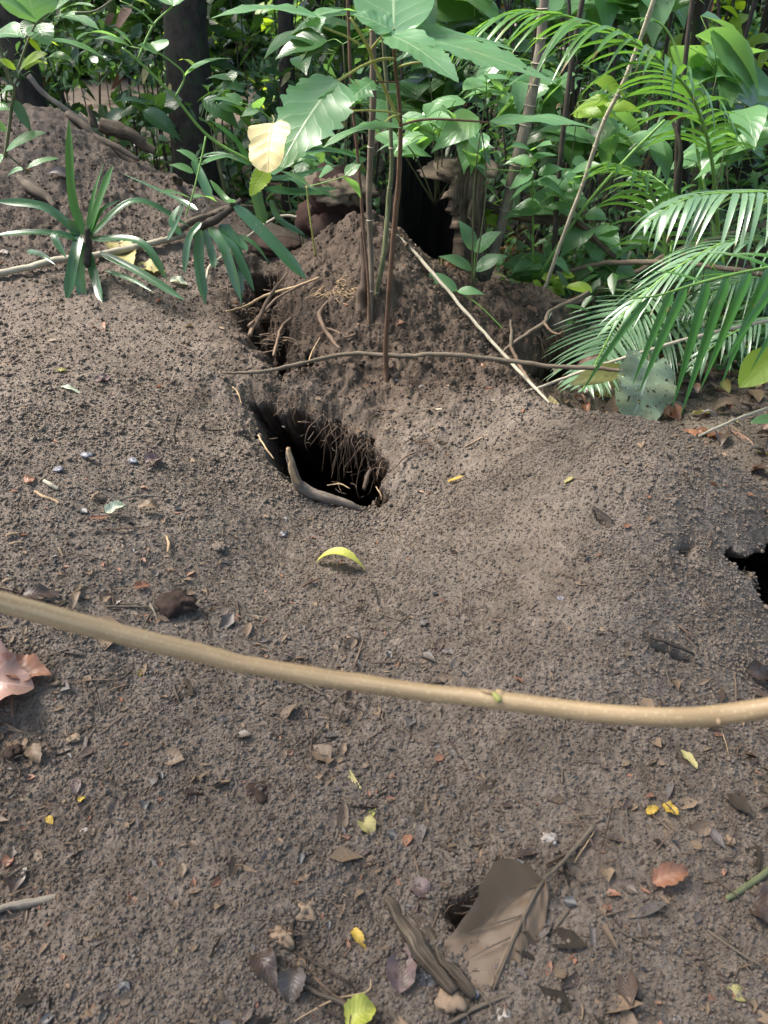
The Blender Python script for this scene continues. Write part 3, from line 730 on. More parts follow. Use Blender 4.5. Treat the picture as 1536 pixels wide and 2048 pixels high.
# ---- root hairs: each cluster is one thing
def root_cluster(label, starts, length, k, mat, rad=.0015, spread=.5, fwd=.25, seed=0, down=1., follow=False, cat='roots'):
    r = np.random.default_rng(seed); mb = MB()
    for _ in range(k):
        i = r.integers(len(starts)); f = r.random()
        a = starts[i]; b = starts[(i + 1) % len(starts)]
        p = G(a[0] + (b[0]-a[0]) * f + r.normal() * 4, a[1] + (b[1]-a[1]) * f + r.normal() * 4)
        L = length * (.35 + r.random()); pts = [p + Vector((0, .015, .006))]
        d = np.array([r.normal() * spread, -fwd - .3 * r.random(), -.2])
        q = np.array(pts[0])
        for s in range(5):
            d = d + np.array([r.normal() * spread * .8, r.normal() * .25, -.45 * down]); d = d / np.linalg.norm(d)
            q = q + d * L / 5
            if follow: q[2] = max(q[2], Ht(q[0], q[1]) + .004 + .01 * r.random())
            pts.append(Vector(q))
        ra = rad * (.4 + 1.1 * r.random())
        mb.tube(pts, [ra, ra * .9, ra * .8, ra * .6, ra * .45, ra * .2], ns=4, n=3, jit=.2, seed=int(r.integers(1e6)))
        if r.random() < .5:
            j = r.integers(1, 4); q2 = np.array(pts[j]); e = []
            dd = nrm(r.normal(size=3) * .6 + np.array([0, -.3, -.4]))
            for s in range(4): e.append(Vector(q2)); q2 = q2 + dd * L / 9 + r.normal(size=3) * .004
            mb.tube(e, [ra * .6, ra * .5, ra * .35, ra * .15], ns=4, n=2, seed=1)
    return tag(mb.build('root_cluster', M[mat]), label, cat, 'fine roots exposed in the mound')
root_cluster('dark roots dangling from the back rim into the big hole', [(640,838),(690,868),(740,900)], .16, 46, 'root_dark', .0018, .35, .15, 1)
root_cluster('pale thin roots fringing the back right rim of the big hole', [(690,860),(740,888),(775,910),(770,940)], .11, 30, 'root', .0011, .5, .3, 2, follow=True)
root_cluster('short root fringe under the top rim of the big hole', [(510,790),(570,800),(640,828)], .07, 30, 'root', .0013, .5, .1, 3)
root_cluster('matted roots spilling down the soil right of the big hole', [(700,800),(770,860),(830,900),(850,880)], .10, 44, 'root', .0012, .8, .45, 4, follow=True)
root_cluster('bundle of tan roots bursting from the base of the thin dark stems', [(640,585),(680,570),(700,585),(670,600)], .13, 50, 'root_pale', .0013, 1.0, .4, 5, follow=True)
root_cluster('bundle of fine roots right of the twin stems on the mound', [(735,590),(760,600),(770,620)], .12, 26, 'root_pale', .0012, .6, .4, 6, follow=True)
root_cluster('tangled roots in the crack at the left side of the mound', [(490,620),(530,640),(560,640),(560,700)], .14, 40, 'root', .0020, .9, .3, 7, follow=True)
root_cluster('roots and fibres hanging in the hollow right of the mound', [(1050,672),(1100,668),(1130,680)], .12, 46, 'root', .0015, .5, .2, 8)
root_cluster('hair roots on the lower front of the mound', [(740,690),(850,720),(820,780),(760,790)], .08, 30, 'root', .0009, 1., .4, 9, follow=True)
def root(label, pts, rad, mat='root', up=.006, seed=0):
    return stick('root', label, 'root', pts, rad, mat, up=up, seed=seed, jit=.3, ns=6)
root('thick crooked root snaking down the face of the mound', [(655,610),(640,632),(645,658),(660,680),(684,706)], [.004,.0075,.007,.0075,.006], 'root', .012, 1)
root('side root branching off the crooked root on the mound', [(650,662),(672,668),(690,680),(712,674)], [.005,.004,.0035,.003], 'root', .01, 2)
root('long pale root stretching across the crack left of the mound', [(455,640),(490,630),(540,605),(600,588),(640,572)], [.003,.004,.0045,.0045,.003], 'root_pale', .03, 3)
root('straight brown root leaning over the left crack towards the soil', [(500,680),(520,630,2.38),(540,592,2.42),(575,545,2.45)], [.008,.008,.006,.003], 'root', .015, 4)
root('purplish root looping out of the left crack of the mound', [(548,722),(556,690),(566,662),(585,648)], [.004,.005,.005,.004], 'root', .02, 5)
root('second root crossing below the straight one left of the mound', [(500,670),(530,640),(560,610),(610,585)], [.006,.006,.005,.004], 'root', .03, 6)
root('thin pale root hanging across a small cavity of the mound', [(617,735),(622,715),(632,695),(640,680)], [.002,.0025,.002,.0015], 'root_pale', .01, 7)
root('dark stubby root at the right end of the hole', [(728,985),(733,965),(742,945)], [.006,.0055,.004], 'root_dark', .012, 8)
root('pinkish root poking out of the soil right of the hole', [(790,940),(812,918),(832,910)], [.003,.003,.002], 'root', .01, 9)
root('pale fibre on the front lip of the hole', [(655,978),(680,975),(700,984)], [.0015,.002,.0015], 'root_pale', .012, 10)
root('short pale fibre below the right end of the hole', [(752,978),(758,988),(764,998)], [.0015,.0018,.001], 'root_pale', .008, 11)
root('stringy rootlet at the left end of the long brown stick', [(465,780),(476,790),(484,815)], [.002,.0025,.0015], 'root_pale', .01, 12)
root('pale frayed root on the left lip of the hole', [(517,875),(530,898),(548,922)], [.0025,.003,.0015], 'root_pale', .008, 13)
# dark root stub under the thin dark stem
o = MB().tube([G(722,610,-.02), G(722,600,.03), PY(726,560,2.42), PY(724,500,2.44), PY(722,460,2.46)], [.026,.02,.012,.009,.006], ns=10, jit=.4, seed=5).build('root_stub', M['root_dark']); tag(o, 'dark root stub from which the thin brown stems rise on the mound', 'root')

# ---- hollow stump
def stump():
    base = PY(868, 512, 2.9)
    s = thing('hollow_stump', 'rotten hollow tree stump with a black cavity behind the mound', 'stump', (base.x, 3.08, base.z - .05))
    c = np.array([base.x - .01, 3.08]); z0 = base.z - .10
    def wall(a0, a1, na, r_out, th, htop, mat, name, seed, lean=0., slant=0.):
        r = np.random.default_rng(seed); nz = 26
        A = np.linspace(a0, a1, na); mb = MB()
        Z = np.linspace(0, 1, nz)
        AA, ZZ = np.meshgrid(A, Z, indexing='ij')
        jg = .10 * fbm(ZZ * 9, ZZ * 0 + seed, 4, seed + 5) + .05 * fbm(ZZ * 30, ZZ * 0, 3, seed + 6)
        AA = AA + (slant * (1 - ZZ)**.8 + jg * (slant > 0)) * (1 - (AA - a0) / (a1 - a0))**3
        H = htop(AA) * (1 + .22 * fbm(AA * 6, AA * 0 + seed, 4, seed)); zz = z0 + ZZ * H
        rel = 1 + .16 * fbm(AA * 3, ZZ * 1.5, 4, seed) + .12 * fbm(AA * 13, ZZ * 2.2, 4, seed + 1)
        flare = 1 + .25 * (1 - ZZ)**3
        sheets = []
        for k, rad in enumerate((r_out, r_out - th)):
            rr = rad * rel * (flare if k == 0 else 1) 
            sheets.append(np.stack([c[0] + np.sin(AA) * rr + lean * ZZ, c[1] - np.cos(AA) * rr, zz + (0 if k == 0 else -.012)], -1))
        n = na * nz; co = np.vstack([x.reshape(-1, 3) for x in sheets]); idx = np.arange(2 * n).reshape(2, na, nz)
        q = [np.stack([idx[0, :-1, :-1], idx[0, 1:, :-1], idx[0, 1:, 1:], idx[0, :-1, 1:]], -1).reshape(-1, 4),
             np.stack([idx[1, :-1, :-1], idx[1, :-1, 1:], idx[1, 1:, 1:], idx[1, 1:, :-1]], -1).reshape(-1, 4)]
        top = np.stack([idx[0, :-1, -1], idx[0, 1:, -1], idx[1, 1:, -1], idx[1, :-1, -1]], -1)
        e0 = np.stack([idx[0, 0, :-1], idx[0, 0, 1:], idx[1, 0, 1:], idx[1, 0, :-1]], -1)
        e1 = np.stack([idx[0, -1, :-1], idx[1, -1, :-1], idx[1, -1, 1:], idx[0, -1, 1:]], -1)
        uv = np.stack([np.tile((AA / 6).ravel(), 2) * 2, np.tile(ZZ.ravel(), 2) * .3], -1)
        mi = np.concatenate([np.zeros(len(q[0])), np.ones(len(q[1])), np.zeros(len(top) + len(e0) + len(e1))]).astype(int)
        mb.add(co, np.vstack([*q, top, e0, e1]), uv, .5, mi)
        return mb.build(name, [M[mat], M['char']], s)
    # angle 0 faces the camera; the cavity opens towards the camera's left
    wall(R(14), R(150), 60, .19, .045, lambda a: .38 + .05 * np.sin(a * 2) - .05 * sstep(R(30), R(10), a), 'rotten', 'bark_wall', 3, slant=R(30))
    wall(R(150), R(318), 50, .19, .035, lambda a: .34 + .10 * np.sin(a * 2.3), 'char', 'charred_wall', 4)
    mb = MB().lump((c[0] + .11, c[1] + .0, z0 + .375), (.12, .13, .035), 8, .75, 4, 0, 2.2)
    mb.build('rotten_top', M['rotten'], s)
    r = np.random.default_rng(4)
    for k in range(8):
        a = R(20 + 60 * r.random()); p = Vector((c[0] + math.sin(a) * .20, c[1] - math.cos(a) * .20, z0 + .12 + .22 * r.random()))
        mb = MB(); mb.tube([p, p + Vector((r.normal() * .01, -.008, -.05)), p + Vector((r.normal() * .015, -.012, -.10))], [.012, .010, .004], ns=5, n=3, jit=.5, flat=.4, seed=k); mb.build('wood_splinter', M['wood_chip' if k % 3 == 0 else 'rotten'], s)
    return s
stump()
# charred wood lump left of the stump
s = thing('charred_log', 'charred reddish rotten log end with a crusty brown cap between the thin stems', 'log', PY(665, 470, 3.05))
b = PY(662, 420, 3.1)
MB().lump((b.x, b.y + .03, b.z - .02), (.135, .12, .125), 21, .9, 4, 0, 1.6).build('charred_core', M['rotten_red'], s)
b2 = PY(680, 378, 3.04)
MB().lump((b2.x, b2.y, b2.z), (.115, .09, .045), 22, .9, 4, 0, 2.2).build('crust', M['rotten'], s)
b3 = PY(712, 392, 3.03); MB().lump((b3.x, b3.y, b3.z), (.05, .05, .04), 23, .8, 3, 0, 2.2).build('crust_knob', M['rotten'], s)
b4 = PY(668, 462, 3.0); MB().lump((b4.x, b4.y, b4.z), (.085, .06, .06), 24, .9, 3, 0, 1.8).build('lower_lump', M['rotten_red'], s)
# slab above the dark crack
b5 = G(520, 512); o = MB().lump((b5.x + .02, b5.y + .06, b5.z + .02), (.13, .09, .035), 27, .5, 4, 0, 1.6).build('soil_slab', M['rock_dark']); tag(o, 'crusted slab of dark earth roofing the crack above the strap leaves', 'earth slab')
# ---------------------------------------------------------------- hero plants placed from the photograph
def V3(p): return np.array(tuple(p))
def px_leaf(parent, mat, base, tip, wpx, y0, y1=None, prof='drip', nh=None, sag=.06, name='leaf', ns=15, na=7, label=None, **kw):
    """a leaf from pixel base to pixel tip at depths y0, y1; wpx is its width in pixels of the photograph"""
    y1 = y0 if y1 is None else y1
    b, t = V3(PY(*base, y0)), V3(PY(*tip, y1))
    n = nrm(CAMN * .6 + U * .8) if nh is None else nrm(nh)
    d = math.hypot(b[1], 1.15 - b[2]) if False else np.linalg.norm(b - np.array([0, 0, CAM_H]))
    w = wpx / 1488 * d
    mb = MB().leaf(arc(b, t, ns, sag, n), n, np.array([w]), prof, na=na, seed=int(base[0] * 7 + tip[1]), **kw)
    o = mb.build(name, M[mat], parent)
    if label: o['label'] = label
    return o
def px_tube(parent, mat, pts, rad, name='petiole', **kw):
    return MB().tube([PY(*p) if len(p) == 3 else p for p in pts], rad, **kw).build(name, M[mat], parent)

# --- the lobed sapling in the middle
yb = G(772, 760).y
sp = thing('lobed_sapling', 'sapling with a dark red stem and large toothed lobed leaves rising from the mound', 'sapling', G(772, 760))
px_tube(sp, 'bark_brown', [(773,775,yb-.01),(772,740,yb),(771,690,yb-.01),(776,620,yb-.02),(781,540,yb-.03),(787,470,yb-.03),(793,410,yb-.04),(799,330,yb-.06),(801,260,yb-.08),(797,190,yb-.1),(790,125,yb-.12),(787,95,yb-.14)],
        [.0110,.0088,.0076,.0072,.0076,.0076,.0078,.0062,.0056,.0048,.0042,.003], 'stem', ns=10, jit=.10)
yl = yb - .12
px_tube(sp, 'bark_lime', [(799,243,yl+.03),(775,190,yl),(750,130,yl-.04),(735,92,yl-.08),(713,55,yl-.1),(700,35,yl-.1)], [.0042,.0042,.0042,.004,.003,.0025], 'side_branch')
px_tube(sp, 'bark_lime', [(718,88,yl-.06),(690,72,yl-.07),(655,58,yl-.08),(618,40,yl-.1)], [.0028,.0028,.0025,.002])
px_tube(sp, 'bark_lime', [(738,103,yl-.05),(755,82,yl-.08),(770,68,yl-.1),(788,58,yl-.12)], [.0025,.0025,.0023,.002])
px_tube(sp, 'bark_lime', [(791,117,yl),(760,119,yl-.06),(725,132,yl-.10),(695,150,yl-.14),(674,163,yl-.16)], [.0035,.0035,.0032,.0032,.0032])
px_tube(sp, 'bark_lime', [(796,134,yl),(825,126,yl-.03),(855,124,yl-.05)], [.0028,.0026,.002])
px_tube(sp, 'bark_brown', [(791,164,yl),(770,164,yl-.02),(746,163,yl-.04)], [.002,.002,.0016])
px_tube(sp, 'bark_lime', [(800,229,yl+.02),(780,224,yl),(740,221,yl-.04),(704,222,yl-.06)], [.0028,.0025,.0022,.002])
px_tube(sp, 'bark_lime', [(799,229,yl+.02),(780,236,yl-.02),(768,248,yl-.04),(762,258,yl-.05)], [.0025,.0025,.0022,.002])
px_tube(sp, 'bark_brown', [(804,250,yl+.02),(830,242,yl+.0),(870,238,yl-.02),(930,241,yl-.05),(980,245,yl-.08)], [.0032,.003,.003,.0026,.002])
px_tube(sp, 'bark_lime', [(787,97,yl-.02),(780,88,yl-.06),(776,78,yl-.1)], [.0026,.0024,.002])
lk = dict(serr=.06, wave=.10, ns=30)
px_leaf(sp, 'leaf_big', (640,36), (420,38), 50, yl-.1, yl-.16, 'lobed', U + .25 * CAMN, .07, **lk)
px_leaf(sp, 'leaf_big', (618,40), (722,26), 40, yl-.1, yl+.05, 'ovate', U + .1 * CAMN, .06, **lk)
px_leaf(sp, 'leaf_big', (628,38), (640,58), 40, yl-.1, yl-.14, 'ovate', CAMN, .0, **lk)
px_leaf(sp, 'leaf_big', (788,60), (786,-95), 150, yl-.12, yl+.08, 'ovate', nrm(U + 1.1 * CAMN), .05, heart=.1, fold=.06, wave=.05)
px_leaf(sp, 'leaf_big', (785,62), (705,28), 62, yl-.12, yl-.1, 'ovate', nrm(U + CAMN), .04, **lk)
px_leaf(sp, 'leaf_big', (786,64), (864,18), 62, yl-.12, yl-.05, 'ovate', nrm(U + CAMN), .04, **lk)
px_leaf(sp, 'leaf_dark', (800,60), (868,5), 52, yl-.02, yl+.1, 'ovate', nrm(U + CAMN), .04, **lk)
px_leaf(sp, 'leaf_big', (779,66), (1118,170), 88, yl-.1, yl-.2, 'lobed', nrm(U + .35 * CAMN), .035, fold=.05, serr=.06, wave=.12, ns=40, na=9)
px_leaf(sp, 'leaf_big', (776,68), (917,165), 68, yl-.12, yl-.28, 'lobed', nrm(U + .7 * CAMN), .05, **lk)
px_leaf(sp, 'leaf_big', (785,68), (1040,105), 60, yl-.08, yl+.05, 'ovate', nrm(U + .4 * CAMN), .04, **lk)
px_leaf(sp, 'leaf_big', (674,160), (560,335), 122, yl-.16, yl-.30, 'lobed', nrm(U * .7 + CAMN), .05, ns=44, na=9, fold=.06, serr=.05, wave=.08, label='broad toothed leaf hanging down behind the yellow leaf')
px_leaf(sp, 'leaf_big', (672,160), (552,245), 44, yl-.16, yl-.2, 'lobed', nrm(U + CAMN), .03, **lk)
px_leaf(sp, 'leaf_big', (748,162), (690,212), 42, yl-.04, yl-.1, 'lobed', nrm(U * .6 + CAMN), .05, serr=.35, wave=.2)
px_leaf(sp, 'leaf_big', (720,188), (676,218), 34, yl-.06, yl-.1, 'lobed', nrm(U * .6 + CAMN), .05, serr=.35, wave=.2)
px_leaf(sp, 'leaf_big', (803,256), (645,296), 34, yl-.05, yl-.14, 'lobed', nrm(U + .3 * CAMN), .10, serr=.3, wave=.15)
px_leaf(sp, 'leaf_big', (978,243), (1204,262), 46, yl-.08, yl-.06, 'ovate', nrm(U + .35 * CAMN + np.array([0, 0, 0])), .07, fold=-.1, wave=.14, serr=.08, ns=22)
px_leaf(sp, 'leaf_lime', (535,338), (500,392), 34, yl-.28, yl-.3, 'lobed', CAMN, .03, **lk)
for a, b, w in [((865,205),(880,145),24),((862,210),(840,170),20)]: pass
# the small lance leaf behind the big one
px_leaf(sp, 'leaf_dark', (560,320), (680,225), 24, yl-.1, yl, 'lance', U + .4 * CAMN, .03, name='narrow_leaf')
px_leaf(sp, 'leaf_strap', (560,320), (725,322), 20, yl-.1, yl, 'lance', U + .4 * CAMN, .12, name='narrow_leaf')
yy = thing('yellow_leaf', 'large pale yellow leaf caught at the tip of the hanging green leaf', 'leaf', PY(540, 295, yl - .33))
px_leaf(yy, 'leaf_yellow', (546,247), (536,346), 76, yl-.30, yl-.38, 'yellow', nrm(CAMN + np.array([-.3, 0, .3])), .07, name='blade', serr=.05, fold=.22, wave=.16, ns=26, na=11)
MB().tube([PY(546,247,yl-.30), PY(548,238,yl-.29), PY(544,230,yl-.28)], [.0012,.0012,.001], ns=5).build('stalk', M['bark_lime'], yy)

# --- leaflet sprigs: list of (base, tip, width)
def sprig(name, label, cat, stems, leaves, y, srad=.003, smat='bark_green', lmat='leaf_mid', prof='drip', base=None, slant=.0, up=.75, group=None, names=('stem', 'leaf'), sag=.06):
    b = PY(stems[0][0][0], stems[0][0][1], y) if base is None else base
    o = thing(name, label, cat, b, group)
    r = np.random.default_rng(len(label))
    for k, st in enumerate(stems):
        pts = [PY(p[0], p[1], (p[2] if len(p) > 2 else y)) for p in st]
        n = len(pts); MB().tube(pts, np.linspace(srad, srad * .6, n) * (1 if k == 0 else .6), ns=6, n=5, jit=.08).build(names[0], M[smat], o)
    for lf in leaves:
        (b0, t0, w) = lf[:3]; m = lf[3] if len(lf) > 3 else lmat
        L = math.hypot(b0[0]-t0[0], b0[1]-t0[1])
        nh = nrm(U * up + CAMN * (.5 + .5 * r.random()) + r.normal(size=3) * .18)
        px_leaf(o, m, b0, t0, w, y + r.normal() * .02, y + slant + r.normal() * .05, prof, nh, sag + .05 * r.random(), name=names[1], ns=11, na=5, fold=.18, wave=.05)
    return o
sprig('leafy_vine', 'bright green arching vine with small oval leaflets in front of the dark trunk', 'vine',
      [[(505,325,1.95),(420,275,1.95),(350,195,1.93),(275,120,1.92),(244,96,1.92)], [(275,119,1.92),(307,50,1.95),(345,12,1.98),(362,-15,2)], [(310,52),(290,30),(262,12),(240,2)], [(351,194,1.93),(369,152),(345,125),(315,106),(260,93)], [(412,272,1.95),(400,330,1.93),(385,390,1.9),(372,430,1.9)]],
      [((261,94),(189,78),25),((265,91),(226,57),34),((315,103),(334,78),34),((315,106),(275,90),22),((391,136),(357,121),11,'leaf_lime'),((371,150),(466,118),16),((372,146),(420,122),13),
       ((347,12),(318,-12),30),((347,12),(400,-8),28),((397,325),(352,300),20),((388,346),(338,330),17),((402,330),(466,315),15),((390,322),(470,312),8),((380,396),(316,386),21),((389,396),(434,404),25),
       ((371,152),(393,136),8)], 1.95, .0042)
sprig('broad_leaved_shrub', 'shrub with large ribbed leaves reaching in at the top corner over the bank', 'shrub',
      [[(10,315,1.75),(22,225,1.75),(28,180,1.75),(14,140,1.75),(-15,60,1.75)], [(36,138,1.72),(52,92,1.72),(72,48,1.72),(110,15,1.72),(118,-20,1.72)], [(150,26,1.72),(190,22,1.72),(225,0,1.72)], [(10,305,1.75),(45,335,1.76),(62,350,1.77)], [(28,180,1.75),(0,120,1.75)]],
      [((71,45),(50,-46),88,'leaf_big'),((50,74),(-30,86),50,'leaf_big'),((73,40),(-20,-8),34,'leaf_big'),((108,35),(199,60),26,'leaf_big'),((72,50),(98,92),42,'leaf_mid'),((70,50),(46,72),34,'leaf_dark'),
       ((92,82),(216,122),27,'leaf_big'),((152,82),(238,76),17,'leaf_big'),((52,76),(84,108),18,'leaf_lime'),((60,78),(116,92),16,'leaf_lime'),((40,140),(96,108),22,'leaf_lime'),((50,140),(95,128),16,'leaf_lime'),
       ((90,120),(145,122),20,'leaf_mid'),((32,140),(0,118),12,'leaf_lime'),((110,20),(165,-6),22,'leaf_big'),((118,24),(190,14),15,'leaf_mid'),((26,178),(-12,206),24,'leaf_mid'),((12,303),(93,265),22),((53,338),(119,317),14),((50,338),(12,356),14),
       ((8,310),(-10,345),20),((14,262),(-30,240),22),((20,220),(-20,214),20),((225,0),(300,10),10,'leaf_lime'),((30,200),(62,262),18,'leaf_dark')], 1.74, .004, 'bark_olive', 'leaf_mid', 'ellip', base=PY(10, 315, 1.75))
sprig('seedling', 'small three-leaved sprig above the pale yellow leaf', 'seedling', [[(545,242),(520,220),(505,213),(480,205)]],
      [((483,212),(420,200),16),((485,210),(450,188),20),((518,218),(522,197),26),((519,220),(481,234),20)], 1.9, .002)
sprig('seedling', 'drooping sprig with two leaflets over the charred log', 'seedling', [[(620,372),(648,365),(690,352),(705,338)]],
      [((690,353),(722,397),34),((690,350),(722,328),24),((620,372),(560,342),20),((648,362),(676,400),4),((640,350),(668,338),26)], 2.05, .0018, sag=.02)
# thin green shoot with joints at the charred log
px_t = thing('green_shoot', 'thin pale green jointed shoot hanging in front of the charred log', 'shoot', PY(630, 500, 2.3))
px_tube(px_t, 'bark_lime', [(613,372,2.3),(618,420,2.3),(625,470,2.3),(631,512,2.35)], [.0022,.0026,.0026,.003], 'stem')
px_leaf(px_t, 'leaf_strap', (612,374), (575,356), 12, 2.3, prof='lance'); px_leaf(px_t, 'leaf_dark', (612,372), (676,402), 8, 2.3, prof='lance')

# --- slim stems on the mound
def slim(label, pts, rad, mat, rings=0, seed=0, cat='stem', name='slim_stem', ground=False):
    g = G(pts[0][0], pts[0][1]).y - pts[0][2] if ground else 0
    P = [PY(p[0], p[1], p[2] + g) for p in pts]; P[0].z -= .02 if ground else 0
    o = thing(name, label, cat, P[0])
    MB().tube(P, rad, ns=9, n=8, jit=.08, seed=seed).build('stem', M[mat], o)
    sm = smooth(P, 8); ra = np.mean(rad)
    for k in range(rings):
        i = int((k + .5) / rings * (len(sm) - 2)); a, b = sm[i], sm[i+1]; d = nrm(b - a)
        MB().tube([Vector(a - d * .002), Vector(a), Vector(a + d * .002)], [ra * 1.0, ra * 1.22, ra * 1.0], ns=9, n=2).build('node', M['bark_pale'], o)
    return o
slim('straight grey brown stem rising from the middle of the mound', [(739,640,2.56),(742,560,2.6),(741,480,2.62),(738,400,2.62),(740,320,2.62),(746,200,2.6),(746,60,2.6),(746,-60,2.6)], [.010,.009,.0085,.0095,.0095,.0095,.009,.009], 'bark_mid', 4, 1, ground=True)
slim('olive jointed stem crossing behind the dark red one on the mound', [(750,600,2.55),(762,540,2.56),(772,470,2.58),(777,400,2.6),(783,330,2.6),(779,230,2.6),(768,100,2.6),(766,-50,2.6)], [.008,.008,.008,.008,.0065,.006,.006,.006], 'bark_olive', 7, 2, ground=True)
slim('thin reddish stem bending over the root bundle', [(733,668,2.5),(738,640,2.52),(736,560,2.54),(728,470,2.56),(722,390,2.56),(714,300,2.56),(706,220,2.56),(699,100,2.56),(694,-50,2.56)], [.006,.005,.0045,.0048,.0045,.0045,.0045,.0045,.0045], 'bark_brown', 0, 3, ground=True)
slim('tall ringed grey stem leaning left out of the undergrowth right of the stump', [(960,585,3.1),(985,510,3.1),(1008,430,3.1),(1028,340,3.1),(1048,260,3.1),(1066,180,3.1),(1080,90,3.1),(1090,-30,3.1)], [.026,.024,.023,.022,.022,.020,.018,.016], 'bark_grey', 14, 4)
slim('thin pale cane slanting up to the right through the palm fronds', [(1082,600,2.9),(1120,490,2.85),(1165,370,2.8),(1205,250,2.75),(1245,170,2.7),(1280,80,2.65),(1315,-20,2.6)], [.008,.0075,.007,.007,.007,.007,.007], 'bark_pale', 10, 5)
slim('thin green cane curving behind the pale cane', [(1040,620,3.0),(1110,500,3.0),(1180,400,3.0),(1250,320,3.0),(1330,240,3.0)], [.007,.007,.006,.006,.005], 'bark_green', 0, 6)
slim('mossy dark stem standing in front of the low palms', [(1315,620,2.75),(1330,540,2.75),(1345,460,2.75),(1355,370,2.75),(1362,300,2.75),(1345,240,2.8)], [.014,.014,.013,.013,.008,.006], 'trunk', 0, 7)
slim('dark bare stem in the upper right undergrowth', [(1360,420,4.2),(1372,250,4.2),(1390,100,4.2),(1405,-60,4.2)], [.03,.028,.026,.024], 'trunk', 0, 8)

# --- strap-leaved rosettes
def rosette(label, c, y, leaves, smat='leaf_strap', stem=None):
    b = PY(*c, y); o = thing('strap_leaved_plant', label, 'plant', b)
    st = stem or [(c[0], c[1]+50, y), (c[0], c[1]+10, y), (c[0], c[1]-30, y)]
    MB().tube([PY(*p) for p in st], [.012, .013, .008], ns=8, jit=.3).build('stem', M['bark_dark'], o)
    for k, lf in enumerate(leaves):
        (bx, by), (mx, my), (tx, ty), w, dy = lf[:5]; m = lf[5] if len(lf) > 5 else smat
        pts = smooth([PY(bx, by, y), PY(mx, my, y + dy * .5), PY(tx, ty, y + dy)], 9)
        d = np.linalg.norm(pts[0] - np.array([0, 0, CAM_H])); ww = w / 1488 * d * 1.1
        T = pts[-1] - pts[0]
        nh = nrm(CAMN * .9 + U * .55 + np.array([.15 * math.sin(k * 2.3), 0, 0]))
        MB().leaf(pts, nh, np.array([ww]), 'strap' if w > 9 else 'blade', na=5, fold=.28, seed=k, twist=[.5 * math.sin(k * 1.7)]).build('leaf', M[m], o)
    return o
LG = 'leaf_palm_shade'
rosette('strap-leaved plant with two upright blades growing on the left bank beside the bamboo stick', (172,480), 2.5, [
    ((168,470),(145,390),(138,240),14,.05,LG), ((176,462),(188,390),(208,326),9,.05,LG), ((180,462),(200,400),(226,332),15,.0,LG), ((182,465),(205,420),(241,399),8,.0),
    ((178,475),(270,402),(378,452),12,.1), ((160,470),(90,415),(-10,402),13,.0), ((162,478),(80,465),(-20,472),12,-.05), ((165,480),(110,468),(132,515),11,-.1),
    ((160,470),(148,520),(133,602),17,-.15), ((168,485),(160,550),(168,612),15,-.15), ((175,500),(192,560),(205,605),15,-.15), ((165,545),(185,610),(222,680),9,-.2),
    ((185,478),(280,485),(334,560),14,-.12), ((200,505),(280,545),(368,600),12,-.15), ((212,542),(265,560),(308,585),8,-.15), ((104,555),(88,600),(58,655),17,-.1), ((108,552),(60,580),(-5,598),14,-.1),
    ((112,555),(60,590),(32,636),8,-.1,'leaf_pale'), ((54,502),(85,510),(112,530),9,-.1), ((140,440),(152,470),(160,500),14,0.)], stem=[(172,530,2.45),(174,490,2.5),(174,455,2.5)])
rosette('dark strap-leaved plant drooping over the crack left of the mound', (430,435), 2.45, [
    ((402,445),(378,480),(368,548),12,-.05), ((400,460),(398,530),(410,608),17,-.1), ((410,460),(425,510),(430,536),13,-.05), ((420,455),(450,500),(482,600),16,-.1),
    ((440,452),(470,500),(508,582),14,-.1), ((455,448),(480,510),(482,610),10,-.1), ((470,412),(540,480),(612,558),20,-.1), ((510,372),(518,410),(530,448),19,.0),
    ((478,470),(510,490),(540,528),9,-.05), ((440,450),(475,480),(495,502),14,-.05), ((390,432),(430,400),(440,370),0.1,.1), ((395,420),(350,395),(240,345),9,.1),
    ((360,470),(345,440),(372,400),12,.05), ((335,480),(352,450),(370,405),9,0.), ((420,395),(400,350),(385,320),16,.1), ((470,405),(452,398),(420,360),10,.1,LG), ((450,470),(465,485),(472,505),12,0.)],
    stem=[(380,470,2.5),(430,438,2.45),(480,400,2.5)])
rosette('grassy tuft of grey green blades behind the yellow leaf', (520,330), 2.9, [
    ((520,340),(560,310),(640,318),12,.1), ((540,360),(600,350),(680,330),11,.1), ((530,380),(600,385),(690,380),16,.1), ((540,400),(560,440),(610,470),10,0.), ((560,330),(640,300),(735,318),13,.1,LG),
    ((520,345),(570,360),(620,350),10,.1), ((500,330),(470,280),(420,240),10,.0,LG), ((505,330),(450,312),(400,315),9,0.)])

